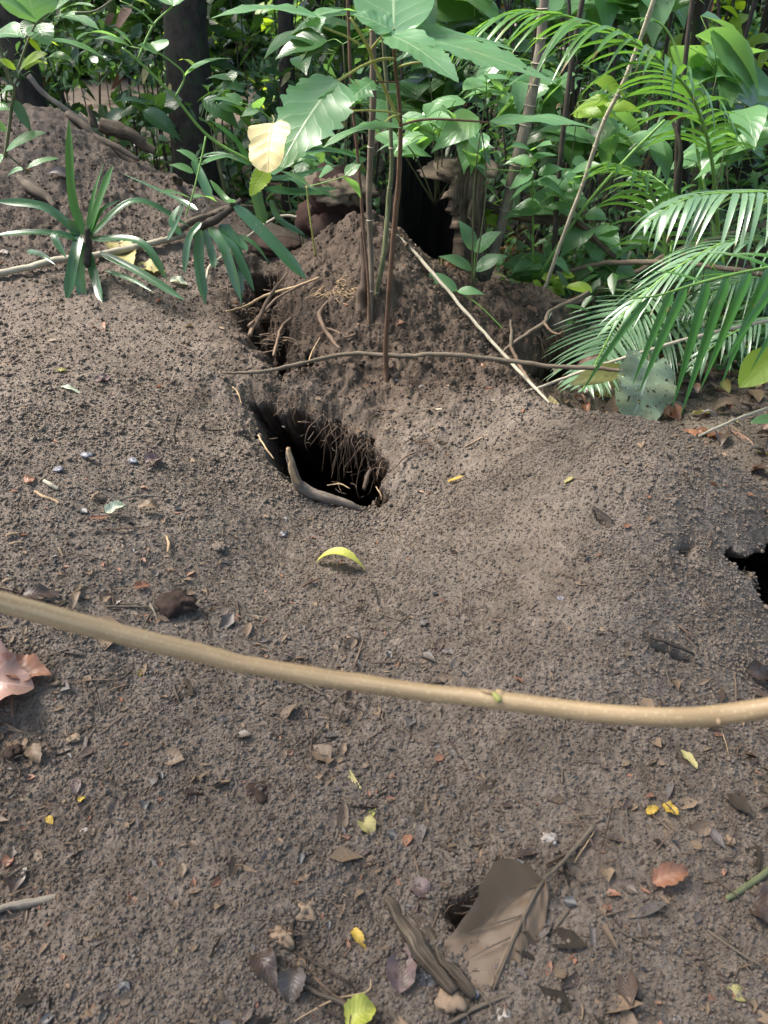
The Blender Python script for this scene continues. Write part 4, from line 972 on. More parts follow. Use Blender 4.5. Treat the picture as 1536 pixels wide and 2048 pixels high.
# --- trifoliate seedlings right of the mound
sprig('seedling', 'seedling with four grey green leaflets right of the hollow stump', 'seedling', [[(946,600,2.75),(948,545,2.75),(950,498,2.75)]],
      [((949,502),(917,440),28),((950,503),(1004,463),34),((944,540),(876,513),28),((948,541),(1016,512),32)], 2.75, .0028, up=.5)
sprig('seedling', 'trailing seedling with pointed leaflets draped over the pale grey stick', 'seedling', [[(1016,668,2.5),(960,612,2.55),(915,583,2.6),(870,562,2.62),(840,560,2.62),(805,575,2.62)]],
      [((915,582),(838,549),32),((915,583),(970,590),22),((822,560),(806,543),14)], 2.6, .0022, up=.6)
sprig('seedling', 'seedling with large pointed leaves bunched beside the ringed grey stem', 'seedling', [[(1065,600,3.0),(1066,480,3.0),(1065,380,2.95),(1066,320,2.95)], [(1066,420),(1110,380),(1130,350)], [(1066,345),(1010,340),(960,338)]],
      [((1065,300),(1105,290),32),((1062,302),(1020,292),24),((1066,318),(1120,312),26),((1064,322),(1005,330),26),((1068,345),(1018,380),40),((1075,350),(1128,338),28),((1078,362),(1135,402),30),((1100,388),(1175,400),26),((1140,348),(1205,330),28),((1148,350),(1120,362),22),
       ((1060,330),(1018,318),26),((1130,352),(1168,372),24),((1120,425),(1170,450),34),((1170,430),(1215,440),36),((1092,415),(1150,420),22)], 2.95, .004, up=.8)
def bushlet(label, cx, cy, y, sx, sy, n, L, seed, lmat='leaf_mid', name='leafy_seedling', prof='drip', foot=None, ns=4):
    """leafy seedling: short stems and leaves filling a patch sx by sy (px) around cx, cy"""
    r = np.random.default_rng(seed); sc = y * 1.25 / 1488
    f = PY(cx, cy + sy * 1.3, y) if foot is None else PY(*foot, y + .25)
    if foot is None: f = Vector((f.x, f.y, min(f.z, Ht(f.x, f.y))))
    o = thing(name, label, 'seedling', f)
    tops = []
    for k in range(ns):
        t = PY(cx + (r.random() - .5) * 1.5 * sx, cy + (r.random() - .5) * sy * 1.2, y + r.normal() * .08); tops.append(t)
        m = (f + t) / 2 + Vector((r.normal() * .03, 0, .05)); MB().tube([f, m, t], [.0032, .0026, .0018], ns=5, n=5, jit=.1).build('stem', M['bark_olive'], o)
    for k in range(n):
        c = PY(cx + r.normal() * sx * .55, cy + r.normal() * sy * .55, y + r.normal() * .10)
        a = r.random() * 6.28; d = nrm([math.cos(a), .5 * math.sin(a), -.28 + .35 * r.normal()]); l = L * sc * (.7 + .6 * r.random())
        nh = nrm(U + CAMN * .5 + r.normal(size=3) * .3)
        b = V3(c) - d * l / 2
        mb = MB().leaf(arc(b, b + d * l, 9, .08 + .05 * r.random(), nh), nh, np.array([l * (.42 + .16 * r.random())]), prof, na=5, fold=.2, wave=.06, seed=k)
        tt = min(tops, key=lambda q: (q - Vector(b)).length)
        mb.tube([Vector(b), (Vector(b) + tt) / 2 + Vector((0, 0, .01)), tt], [.0012, .0014, .0018], ns=4, n=3, mi=1)
        mb.build('leaf', [M[lmat], M['bark_green']], o)
    return o
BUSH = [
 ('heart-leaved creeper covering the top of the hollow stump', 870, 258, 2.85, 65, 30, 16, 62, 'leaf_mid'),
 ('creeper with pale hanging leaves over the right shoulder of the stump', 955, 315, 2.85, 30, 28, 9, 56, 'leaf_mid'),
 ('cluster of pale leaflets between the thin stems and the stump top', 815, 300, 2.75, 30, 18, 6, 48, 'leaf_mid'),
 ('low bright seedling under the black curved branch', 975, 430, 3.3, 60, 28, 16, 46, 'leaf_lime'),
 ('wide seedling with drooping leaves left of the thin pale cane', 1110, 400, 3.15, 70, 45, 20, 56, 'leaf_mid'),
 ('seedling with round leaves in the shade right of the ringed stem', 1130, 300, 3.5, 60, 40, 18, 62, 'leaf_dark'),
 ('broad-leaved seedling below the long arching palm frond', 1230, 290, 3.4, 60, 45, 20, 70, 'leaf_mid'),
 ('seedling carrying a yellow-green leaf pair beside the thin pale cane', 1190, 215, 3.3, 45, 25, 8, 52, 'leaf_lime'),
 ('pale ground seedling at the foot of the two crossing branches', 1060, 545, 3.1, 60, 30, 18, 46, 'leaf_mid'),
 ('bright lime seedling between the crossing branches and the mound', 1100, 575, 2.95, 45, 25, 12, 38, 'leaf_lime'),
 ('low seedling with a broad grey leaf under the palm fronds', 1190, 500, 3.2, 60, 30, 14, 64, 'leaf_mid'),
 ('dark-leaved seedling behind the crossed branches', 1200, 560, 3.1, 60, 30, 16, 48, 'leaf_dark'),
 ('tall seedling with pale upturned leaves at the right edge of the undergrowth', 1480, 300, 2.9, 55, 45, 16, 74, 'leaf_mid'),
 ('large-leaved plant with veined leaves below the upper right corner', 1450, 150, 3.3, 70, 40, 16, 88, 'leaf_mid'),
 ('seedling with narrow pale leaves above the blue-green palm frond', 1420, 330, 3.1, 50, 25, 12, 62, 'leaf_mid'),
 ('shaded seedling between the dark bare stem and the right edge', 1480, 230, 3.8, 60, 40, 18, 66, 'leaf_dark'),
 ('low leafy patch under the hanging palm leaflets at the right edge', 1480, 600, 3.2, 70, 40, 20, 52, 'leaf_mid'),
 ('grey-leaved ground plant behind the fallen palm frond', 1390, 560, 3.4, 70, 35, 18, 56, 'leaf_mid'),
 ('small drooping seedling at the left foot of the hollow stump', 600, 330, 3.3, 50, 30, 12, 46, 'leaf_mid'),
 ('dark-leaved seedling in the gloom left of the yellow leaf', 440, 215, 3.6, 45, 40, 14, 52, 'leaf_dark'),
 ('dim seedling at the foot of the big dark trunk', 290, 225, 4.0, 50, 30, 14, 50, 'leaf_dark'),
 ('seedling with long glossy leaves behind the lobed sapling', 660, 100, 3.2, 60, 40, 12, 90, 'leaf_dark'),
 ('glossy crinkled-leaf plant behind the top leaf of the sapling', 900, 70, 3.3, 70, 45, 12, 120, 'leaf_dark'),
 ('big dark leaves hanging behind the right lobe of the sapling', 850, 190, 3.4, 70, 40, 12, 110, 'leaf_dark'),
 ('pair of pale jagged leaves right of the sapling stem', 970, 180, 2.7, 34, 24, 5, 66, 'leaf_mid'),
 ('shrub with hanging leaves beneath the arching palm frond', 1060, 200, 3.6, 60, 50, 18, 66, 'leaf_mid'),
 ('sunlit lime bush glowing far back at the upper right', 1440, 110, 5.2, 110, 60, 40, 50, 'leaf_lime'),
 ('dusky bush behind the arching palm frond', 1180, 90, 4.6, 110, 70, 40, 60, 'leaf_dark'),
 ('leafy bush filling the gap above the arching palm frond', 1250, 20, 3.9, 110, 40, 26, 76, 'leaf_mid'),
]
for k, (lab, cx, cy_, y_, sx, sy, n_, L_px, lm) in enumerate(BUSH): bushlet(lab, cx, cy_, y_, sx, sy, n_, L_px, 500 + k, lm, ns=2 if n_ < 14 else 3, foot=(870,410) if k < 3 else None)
# ---------------------------------------------------------------- palm fronds
def frond(parent, rach, rrad, nleaf, L, w, mats, droop=.5, ang=55, seed=0, s0=.12, side=(1, 1), up=(0, 0, 1), Lprof=None, jitter=.12, fwd=None, name='frond'):
    """rach: 3-D points; leaflets leave both sides of it and droop"""
    r = np.random.default_rng(seed); P = smooth(rach, 12); m = len(P)
    cum = np.concatenate([[0], np.cumsum(np.linalg.norm(np.diff(P, axis=0), axis=1))]); cum /= cum[-1]
    T = np.gradient(P, axis=0); T /= np.linalg.norm(T, axis=1, keepdims=True)
    paths = []; nh = []; ws = []
    for k in range(nleaf):
        f = s0 + (1 - s0) * (k + .5) / nleaf
        for sd in (0, 1):
            if not side[sd]: continue
            ff = min(.995, f + r.normal() * .003); p = np.array([np.interp(ff, cum, P[:, i]) for i in range(3)]); t = nrm([np.interp(ff, cum, T[:, i]) for i in range(3)])
            S = nrm(np.cross(t, up)) * (1 if sd else -1)
            N = nrm(np.cross(S, t)) * (1 if sd else -1)
            if N @ np.array(up) < 0: N = -N
            a = R(ang * (1 - .45 * ff) + r.normal() * 3)
            d = nrm(S * math.sin(a) + t * math.cos(a) + N * .12)
            env = (math.sin(math.pi * min(1, .22 + .78 * ff))**.6) if Lprof is None else Lprof(ff)
            l = L * side[sd] * env * (1 + jitter * r.normal())
            s = np.linspace(0, 1, 9)[:, None]
            q = p + d * l * s + np.array([0, 0, -1]) * droop * l * s**2 * (1 + .2 * r.normal())
            q = p + (q - p) * (1 - .12 * s * droop)
            if r.random() < .04: continue
            if r.random() < .12: q = q[:1] + (q - q[:1]) * (.45 + .4 * r.random())
            paths.append(q); nh.append(nrm(N + .35 * r.normal(size=3) * .3)); ws.append(w * (.85 + .3 * r.random()))
    fo = MB().tube([Vector(x) for x in rach], rrad, ns=6, n=8).build(name, M['bark_green'], parent)
    mb = MB().leaf(np.array(paths), np.array(nh), np.array(ws), 'blade', na=3, fold=.22, rnd=r.random(len(paths)), twist=r.normal(size=len(paths)) * .25)
    mb.build('leaflets', [mats] if not isinstance(mats, list) else mats, fo)
    return fo
def palm(label, foot): return thing('palm', label, 'palm', foot, 'young palms in the undergrowth')
# arching frond across the top right
pa = palm('tall young palm whose long frond arches over the top right of the undergrowth', PY(1440, 520, 3.0))
y = 2.55
frond(pa, [PY(1440,520,2.95), PY(1425,330,2.8), PY(1390,205,y+.1), PY(1341,141,y), PY(1265,82,y-.04), PY(1160,40,y-.05), PY(1072,24,y-.05), PY(1000,34,y-.04), PY(930,72,y)], [.008,.0065,.005,.0045,.004,.0035,.003,.002,.0012],
      36, .32, .019, M['leaf_palm'], droop=.62, ang=58, seed=1, s0=.30, jitter=.05, Lprof=lambda f: 1.0 - .55 * max(0, f - .7) / .3)
frond(pa, [PY(1440,520,2.95), PY(1400,330,3.0), PY(1372,180,3.05), PY(1345,80,3.1), PY(1308,40,3.1), PY(1262,38,3.1)], [.006,.005,.004,.004,.003,.002], 6, .12, .012, M['leaf_palm'], droop=.5, seed=3, s0=.88)
# frond fanning in the middle right
pb = palm('low palm with a short fanning frond in front of the mossy dark stem', PY(1335, 570, 2.7))
frond(pb, [PY(1335,570,2.7), PY(1328,470,2.65), PY(1305,390,2.6), PY(1275,345,2.55), PY(1215,325,2.5)], [.007,.006,.005,.004,.002], 15, .30, .017, M['leaf_palm'], droop=.55, ang=68, seed=4, s0=.18)
frond(pb, [PY(1335,570,2.7), PY(1345,470,2.75), PY(1350,400,2.85), PY(1300,350,3.0), PY(1240,340,3.1)], [.006,.005,.004,.003,.002], 14, .26, .015, M['leaf_palm'], droop=.5, ang=60, seed=5, s0=.3)
# glossy frond from the right edge
pc = palm('palm at the right edge with a glossy frond of hanging leaflets', PY(1640, 560, 2.5))
frond(pc, [PY(1640,560,2.5), PY(1640,420,2.4), PY(1560,388,2.35), PY(1480,386,2.3), PY(1410,390,2.28), PY(1350,408,2.25), PY(1290,450,2.22)], [.008,.007,.0055,.005,.004,.003,.0015], 26, .27, .019, M['leaf_palm_blue'], droop=.75, ang=66, seed=6, s0=.22, jitter=.05)
frond(pc, [PY(1640,560,2.5), PY(1600,500,2.35), PY(1480,480,2.2), PY(1380,520,2.1), PY(1290,585,2.05), PY(1215,660,2.0)], [.007,.006,.005,.004,.003,.0015], 22, .26, .011, M['leaf_palm_blue'], droop=.35, ang=30, seed=7, s0=.25)
# deep green frond close to the camera
pd = palm('palm frond with long deep green leaflets pointing down at the near right edge', PY(1680, 560, 1.75))
rc = [PY(1680,500,1.75), PY(1560,530,1.7), PY(1470,548,1.66), PY(1390,568,1.63), PY(1320,590,1.6), PY(1260,598,1.58)]
fo = MB().tube([Vector(x) for x in rc], [.005,.0042,.0036,.003,.0024,.0016], ns=6, n=6).build('frond', M['bark_green'], pd)
paths = []; nh = []; ws = []
LE = [((1300,594),(1160,790),12,1.5),((1345,582),(1264,772),16,1.46),((1372,574),(1276,790),18,1.44),((1415,562),(1344,818),20,1.42),((1455,552),(1360,835),20,1.40),((1500,542),(1400,782),19,1.42),((1540,535),(1440,775),19,1.40),
      ((1590,525),(1445,728),19,1.42),((1640,515),(1500,745),19,1.40),((1690,510),(1540,722),18,1.42),((1730,520),(1560,790),18,1.40),((1400,565),(1290,545),9,1.75),((1460,550),(1340,575),10,1.8),((1540,535),(1390,505),10,1.8),((1600,530),(1450,510),11,1.8)]
for (b, t, w, yt) in LE:
    yb_ = float(np.interp(b[0], [1260, 1320, 1390, 1470, 1560, 1680], [1.58, 1.6, 1.63, 1.66, 1.7, 1.75]))
    B0, T0 = V3(PY(*b, yb_)), V3(PY(*t, yt)); paths.append(arc(B0, T0, 11, .06, U)); nh.append(nrm(U * .5 + CAMN + np.array([.35, 0, 0]))); ws.append(w / 1488 * 1.85)
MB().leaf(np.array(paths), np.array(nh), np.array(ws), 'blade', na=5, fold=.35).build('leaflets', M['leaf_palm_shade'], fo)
# fronds lying low on the ground behind the hump
pe = palm('collapsed palm whose silvery fronds lie on the ground behind the hump', PY(1450, 640, 2.9))
frond(pe, [PY(1450,640,2.9), PY(1370,600,2.85), PY(1300,595,2.75), PY(1240,640,2.6), PY(1200,710,2.4), PY(1165,780,2.2)], [.006,.005,.005,.004,.003,.002], 46, .30, .013, M['leaf_palm_blue'], droop=.25, ang=62, seed=8, s0=.2, jitter=.08)
frond(pe, [PY(1450,640,2.9), PY(1380,640,2.8), PY(1300,680,2.65), PY(1240,730,2.5), PY(1180,770,2.35)], [.006,.005,.004,.003,.002], 36, .26, .012, M['leaf_palm_blue'], droop=.35, ang=60, seed=9, s0=.2)
pf = palm('palm with a drooping silvery frond over the leaf litter at the right edge', PY(1620, 640, 3.0))
frond(pf, [PY(1620,640,3.0), PY(1560,560,2.95), PY(1490,560,2.9), PY(1420,590,2.85), PY(1350,640,2.8)], [.006,.005,.004,.003,.002], 30, .24, .010, M['leaf_palm_blue'], droop=.6, ang=60, seed=10, s0=.2)
frond(pf, [PY(1620,640,3.0), PY(1570,640,2.7), PY(1500,650,2.6), PY(1430,690,2.5), PY(1380,740,2.45)], [.006,.005,.004,.003,.002], 28, .20, .011, M['leaf_palm_blue'], droop=.6, ang=60, seed=11, s0=.2)
# the big leaf skeleton and the fallen leaves behind the hump
o = thing('skeleton_leaf', 'big pale round leaf eaten full of holes resting behind the hump', 'leaf', PY(1285, 780, 2.05))
px_leaf(o, 'leaf_skeleton', (1298,722), (1262,842), 116, 2.10, 1.98, 'yellow', nrm(CAMN + .3 * U + np.array([.3,0,0])), .10, name='blade', serr=.05, heart=.12, ns=30, na=13, wave=.22, fold=.14)
o = thing('mossy_leaf', 'long dark olive mossy leaf under the fallen palm frond', 'leaf', PY(1200, 750, 2.2))
px_leaf(o, 'leaf_moss', (1262,736), (1140,770), 42, 2.2, 2.15, 'ellip', nrm(CAMN + U), .05, name='blade', serr=.05)
o = thing('pale_leaf', 'pale green leaf with a bitten edge at the right edge over the litter', 'leaf', PY(1510, 750, 2.1))
px_leaf(o, 'leaf_lime', (1560,700), (1478,775), 62, 2.1, 2.05, 'ellip', nrm(CAMN + U), .05, name='blade')
o = thing('pale_leaf', 'small pale green leaf low at the right edge above the litter', 'leaf', PY(1520, 842, 2.1))
px_leaf(o, 'leaf_mid', (1560,835), (1500,845), 20, 2.1, 2.1, 'ellip', nrm(CAMN + U), .05, name='blade')
o = thing('yellow_leaf', 'pale yellow triangular leaf tip poking up at the end of the straight stick', 'leaf', PY(1105, 820, 2.0))
px_leaf(o, 'leaf_yellow', (1108,826), (1099,790), 30, 2.0, 2.02, 'ovate', CAMN, .0, name='blade')
o = thing('yellow_leaf', 'tiny yellow leaf tip on the crest of the hump below the silvery frond', 'leaf', PY(1216, 838, 1.9))
px_leaf(o, 'leaf_yellow', (1222,838), (1212,822), 12, 1.85, 1.86, 'ovate', CAMN, .0, name='blade')
o = thing('dead_leaf', 'brown upright dead leaf beside the pale holey leaf', 'leaf', PY(1220, 800, 2.1))
px_leaf(o, 'leaf_brown', (1222,828), (1228,790), 30, 2.0, 2.02, 'ovate', CAMN, .0, name='blade')
# ---------------------------------------------------------------- trees, undergrowth and the leaf litter
def leaf_cloud(mb, C, S, n, L, r, mi=0, prof='ovate', flat=.6, hang=.25, wr=.45):
    """n leaves of length L in an ellipsoid shell C, S"""
    d = r.normal(size=(n, 3)); d /= np.linalg.norm(d, axis=1, keepdims=True)
    c = np.array(C) + d * np.array(S) * (r.random((n, 1))**.45)
    a = r.random(n) * 6.28; dr = np.stack([np.cos(a), np.sin(a), -hang + .4 * r.normal(size=n)], -1); dr /= np.linalg.norm(dr, axis=1, keepdims=True)
    l = L * (.6 + .8 * r.random(n)); s = np.linspace(0, 1, 5)[None, :, None]
    P = c[:, None, :] + dr[:, None, :] * l[:, None, None] * (s - .5) + np.array([0, 0, -1.]) * (.15 * l)[:, None, None] * s**2
    nh = np.stack([r.normal(size=n) * (1 - flat), r.normal(size=n) * (1 - flat), np.ones(n)], -1); nh /= np.linalg.norm(nh, axis=1, keepdims=True)
    co, q, uv = leaf_arr(P, nh, l * (wr * (.8 + .4 * r.random(n))), prof, na=3, fold=.2)
    mb.add(co, q, uv, r.random(n), mi)
def tree(label, x, y, rad, h, crown, seed, mats, lean=(0, 0), L=.16, n=900, name='tree', bark='trunk', group='trees of the forest behind'):
    r = np.random.default_rng(seed); z = float(Hbase([x], [y])[0])
    o = thing(name, label, 'tree', (x, y, z), group)
    top = Vector((x + lean[0], y + lean[1], z + h))
    pts = [Vector((x, y, z - .1)), Vector((x + r.normal() * .02, y, z + .25)), Vector((x + lean[0] * .3 + r.normal() * .05, y + lean[1] * .3, z + h * .35)), Vector((x + lean[0] * .65 + r.normal() * .06, y + lean[1] * .65, z + h * .7)), top]
    mb = MB().tube(pts, [rad * 1.7, rad * 1.15, rad * .95, rad * .8, rad * .45], ns=12, n=6, jit=.12, seed=seed)
    if rad > .06:
        for k in range(5):
            a = k * 1.26 + r.random(); d = Vector((math.cos(a), math.sin(a), 0))
            mb.tube([Vector((x, y, z + .32)) + d * rad * .8, Vector((x, y, z + .10)) + d * rad * 1.7, Vector((x, y, z - .08)) + d * rad * 3.0], [rad * .5, rad * .42, rad * .2], ns=6, n=4, jit=.2, seed=k)
    mb.build('trunk', M[bark], o)
    mb = MB(); lb = MB()
    for k in range(crown[3]):
        a = r.random() * 6.28; rr = crown[0] * (.25 + .75 * r.random()**.6)
        e = top + Vector((math.cos(a) * rr, math.sin(a) * rr, crown[2] + r.normal() * crown[1] * .5))
        s = pts[3].lerp(top, r.random()); lb.tube([s, s.lerp(e, .5) + Vector((0, 0, .15)), e], [rad * .35, rad * .22, rad * .06], ns=5, n=4)
        leaf_cloud(mb, e, (crown[0] * .42, crown[0] * .42, crown[1] * .5), n // crown[3], L, r, flat=.5)
    lb.build('limbs', M[bark], o)
    mb.build('crown', [M[mats]], o)
    return o
T_ = [ # label, pixel x, depth, radius, height, crown(rad, thick, lift, clumps), mat
 ('thick dark buttressed tree trunk standing in shade behind the left bank', 355, 4.4, .115, 4.6, (1.7,.9,.5,10), 'leaf_dark', (.1,2.0)),
 ('grey leaning trunk at the top left corner behind the big leaves', 40, 4.2, .075, 4.4, (1.3,.8,.4,7), 'leaf_dark', (-.6,2.0)),
 ('slim trunk behind the horizontal sapling leaf', 555, 4.7, .045, 4.3, (1.3,.7,.4,7), 'leaf_dark', (.05,1.6)),
 ('dark trunk behind the hollow stump', 880, 4.9, .085, 4.8, (1.7,.9,.4,10), 'leaf_dark', (.1,.5)),
 ('second dark trunk deeper behind the hollow stump', 960, 6.6, .10, 5.2, (1.9,.9,.4,10), 'leaf_dark', (.2,.4)),
 ('thin crooked trunk between the two canes', 1150, 5.6, .04, 4.4, (1.4,.7,.4,7), 'leaf_mid', (.2,.2)),
 ('brown trunk in the far upper right undergrowth', 1385, 5.4, .055, 4.4, (1.5,.7,.4,8), 'leaf_mid', (-.1,.3)),
 ('dark trunk at the far right edge of the forest', 1540, 6.2, .09, 4.9, (1.8,.8,.4,9), 'leaf_dark', (.3,.3)),
 ('distant trunk seen above the yellow leaf', 640, 8.2, .10, 5.2, (2.0,.9,.4,9), 'leaf_dark', (0,.3)),
 ('distant trunk in the gap right of the sapling stem', 820, 9.0, .09, 5.2, (2.0,.9,.4,9), 'leaf_mid', (0,.3)),
 ('distant trunk behind the arching palm frond', 1240, 8.4, .11, 5.2, (2.0,.9,.4,9), 'leaf_mid', (0,.3)),
]
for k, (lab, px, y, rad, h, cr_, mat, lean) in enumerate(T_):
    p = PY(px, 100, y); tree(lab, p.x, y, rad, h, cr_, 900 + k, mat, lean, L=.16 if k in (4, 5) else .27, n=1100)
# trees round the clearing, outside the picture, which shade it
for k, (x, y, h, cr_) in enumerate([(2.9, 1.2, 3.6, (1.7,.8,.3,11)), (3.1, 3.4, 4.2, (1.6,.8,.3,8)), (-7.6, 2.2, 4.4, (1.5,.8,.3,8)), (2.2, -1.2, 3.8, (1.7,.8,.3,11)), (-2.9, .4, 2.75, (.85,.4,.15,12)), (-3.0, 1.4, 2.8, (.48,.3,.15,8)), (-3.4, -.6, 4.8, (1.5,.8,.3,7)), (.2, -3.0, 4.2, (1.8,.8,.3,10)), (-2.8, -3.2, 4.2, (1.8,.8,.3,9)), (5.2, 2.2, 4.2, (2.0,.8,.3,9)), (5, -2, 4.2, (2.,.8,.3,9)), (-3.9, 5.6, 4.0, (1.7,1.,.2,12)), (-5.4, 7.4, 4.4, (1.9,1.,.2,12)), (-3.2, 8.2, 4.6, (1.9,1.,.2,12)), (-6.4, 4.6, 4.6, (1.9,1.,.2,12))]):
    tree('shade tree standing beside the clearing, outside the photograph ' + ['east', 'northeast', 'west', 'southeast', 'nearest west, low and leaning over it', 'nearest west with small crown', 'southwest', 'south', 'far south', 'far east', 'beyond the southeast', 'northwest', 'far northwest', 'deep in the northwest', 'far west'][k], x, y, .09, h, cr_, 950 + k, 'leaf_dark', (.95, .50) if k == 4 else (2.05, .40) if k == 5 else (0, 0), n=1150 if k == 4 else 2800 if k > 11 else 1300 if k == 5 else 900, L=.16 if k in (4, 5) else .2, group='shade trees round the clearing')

# undergrowth too dense to count: three masses by distance
r = np.random.default_rng(77)
def mass(label, n, yr, zr, L, mats, seed, xk=.62, prof='ovate', dens=None, name='undergrowth', stems=60, wr=.42, x_off=0):
    r = np.random.default_rng(seed); mb = MB()
    k = max(1, n // 26)
    for i in range(k):
        y = yr[0] + (yr[1] - yr[0]) * r.random(); x = (r.random() * 2 - 1) * (xk * y + .8) + x_off
        if dens and r.random() > dens(x, y): continue
        z0 = float(Hbase([x], [y])[0]); z = z0 + zr[0] + (zr[1] - zr[0]) * r.random()**1.2
        s = (.16 + .18 * r.random()) * (1 + max(0, y - 8) * .12)
        leaf_cloud(mb, (x, y, z), (s, s, s * .6), 26, L * (.7 + .6 * r.random()), r, mi=int(r.integers(len(mats))), prof=prof, flat=.55, hang=.3, wr=wr)
        if i % 4 == 0: leaf_cloud(mb, (x, y, z - .05), (s, s, s * .8), 3, L * .9, r, mi=len(mats) + 1, prof=prof, flat=.2, hang=.8)
        if i % 2 == 0: mb.tube([Vector((x + r.normal() * .1, y, z0)), Vector((x + r.normal() * .06, y, (z0 + z) / 2)), Vector((x, y, z + .1))], [.009, .007, .004], ns=4, n=3, mi=len(mats), jit=.2)
    for i in range(stems):
        y = yr[0] + (yr[1] - yr[0]) * r.random(); x = (r.random() * 2 - 1) * (xk * y + .8) + x_off; z0 = float(Hbase([x], [y])[0])
        if dens and r.random() > dens(x, y): continue
        mb.tube([Vector((x, y, z0)), Vector((x + r.normal() * .12, y, z0 + .9)), Vector((x + r.normal() * .25, y, z0 + 2.2))], [.012, .009, .006], ns=5, n=4, mi=len(mats), jit=.3)
    o = mb.build(name, [M[m] for m in mats] + [M['bark_dark'], M['leaf_rust' if seed % 2 else 'leaf_old_yellow']]); tag(o, label, 'undergrowth', kind='stuff')
right = lambda x, y: float(np.clip((x / y + .25) * 2.2, .10, 1))
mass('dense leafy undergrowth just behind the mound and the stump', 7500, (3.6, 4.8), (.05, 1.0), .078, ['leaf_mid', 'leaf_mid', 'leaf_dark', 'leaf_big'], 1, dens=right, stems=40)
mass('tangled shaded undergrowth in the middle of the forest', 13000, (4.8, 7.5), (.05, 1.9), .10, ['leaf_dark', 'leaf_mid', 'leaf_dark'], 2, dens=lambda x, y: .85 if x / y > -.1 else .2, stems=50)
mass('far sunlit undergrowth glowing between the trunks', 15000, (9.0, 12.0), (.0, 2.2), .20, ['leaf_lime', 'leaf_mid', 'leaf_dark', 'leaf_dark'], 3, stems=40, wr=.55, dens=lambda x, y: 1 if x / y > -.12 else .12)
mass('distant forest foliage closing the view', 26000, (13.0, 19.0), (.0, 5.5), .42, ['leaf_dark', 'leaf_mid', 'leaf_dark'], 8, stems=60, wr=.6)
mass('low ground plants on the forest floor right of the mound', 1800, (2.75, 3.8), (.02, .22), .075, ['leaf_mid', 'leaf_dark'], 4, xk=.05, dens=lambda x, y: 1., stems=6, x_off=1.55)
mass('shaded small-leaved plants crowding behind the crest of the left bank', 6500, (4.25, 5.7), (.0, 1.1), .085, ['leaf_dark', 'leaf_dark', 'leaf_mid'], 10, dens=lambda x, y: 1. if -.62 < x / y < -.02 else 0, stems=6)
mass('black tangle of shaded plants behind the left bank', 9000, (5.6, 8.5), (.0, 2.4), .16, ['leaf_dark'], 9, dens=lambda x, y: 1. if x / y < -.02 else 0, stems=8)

# fallen leaves on the low ground behind the hump: too many to count
def litter(label, n, xr, yr, L, seed, cond=None, name='leaf_litter', mats=('leaf_brown', 'leaf_rust', 'leaf_dark_brown', 'leaf_grey', 'leaf_pink', 'leaf_old_yellow')):
    r = np.random.default_rng(seed); mb = MB(); x = xr[0] + (xr[1] - xr[0]) * r.random(n); y = yr[0] + (yr[1] - yr[0]) * r.random(n)
    if cond is not None: k = cond(x, y, r.random(n)); x, y = x[k], y[k]
    z = Hbase(x, y); n = len(x); a = r.random(n) * 6.28
    for m in range(len(mats)):
        k = np.arange(n) % len(mats) == m; c = np.stack([x[k], y[k], z[k] + .008 + .012 * r.random(k.sum())], -1); kn = len(c)
        l = L * (.5 + r.random(kn)); d = np.stack([np.cos(a[k]), np.sin(a[k]), .25 * r.normal(size=kn)], -1); s = np.linspace(0, 1, 6)[None, :, None]
        P = c[:, None, :] + d[:, None, :] * l[:, None, None] * (s - .5) + U * (.25 * r.normal(size=kn) * l)[:, None, None] * 4 * s * (1 - s)
        nh = np.stack([.35 * r.normal(size=kn), .35 * r.normal(size=kn), np.ones(kn)], -1)
        co, q, uv = leaf_arr(P, nh, l * (.3 + .3 * r.random(kn)), 'ellip', na=5, fold=.1, curl=.5, wave=.15, seed=m)
        mb.add(co, q, uv, r.random(kn), m)
    tag(mb.build(name, [M[m] for m in mats]), label, 'leaf litter', kind='stuff')
litter('brown leaf litter covering the low ground behind the hump', 2600, (.62, 2.8), (1.75, 5), .07, 5, lambda x, y, q: (Hbase(x, y) < -.06) & (q < .9))
litter('dark leaf litter on the forest floor behind the mound', 3000, (-4, 4.5), (3.6, 8), .10, 6, lambda x, y, q: Hbase(x, y) < .15)
# ---------------------------------------------------------------- single leaves, twigs and stones on the soil
def gleaf(label, base, tip, wpx, mat, prof='ovate', curl=.25, lift=.008, name='dead_leaf', cat='leaf', sag=.10, serr=.11, wave=.22, roll=0, tiplift=0., kink=1.):
    b, t = G(*base, lift), G(*tip, lift + tiplift); n = V3(GN((b + t) / 2)); ax = nrm(V3(t) - V3(b)); n = nrm(n + roll * np.cross(ax, n))
    d = (V3(b) - np.array([0, 0, CAM_H])); D = np.linalg.norm(d); w = wpx / 1488 * D
    mb = MB().leaf(arc(b, t, 21, sag, n) + (n * .012 * kink * np.sin(np.linspace(0, 5, 21) + base[0])[:, None] * np.linalg.norm(V3(t) - V3(b)) * 4), n, np.array([w]), prof, na=7, fold=.05, curl=curl, serr=serr, wave=wave, seed=int(base[0] + tip[1]))
    return tag(mb.build(name, M[mat]), label, cat)
def twig(label, pts, rpx, mat, lift=.004, name='twig', seed=0, jit=.3, cat='twig'):
    P = [G(*p, lift) if len(p) == 2 else PY(*p) for p in pts]; D = (P[0] - Vector((0, 0, CAM_H))).length; r0 = rpx / 1488 * D
    n = len(P); rad = r0 * (1 - .35 * np.abs(np.linspace(-1, 1, n))**3)
    return tag(MB().tube(P, rad, ns=8, n=6, jit=jit, seed=seed or int(pts[0][0])).build(name, M[mat]), label, cat)
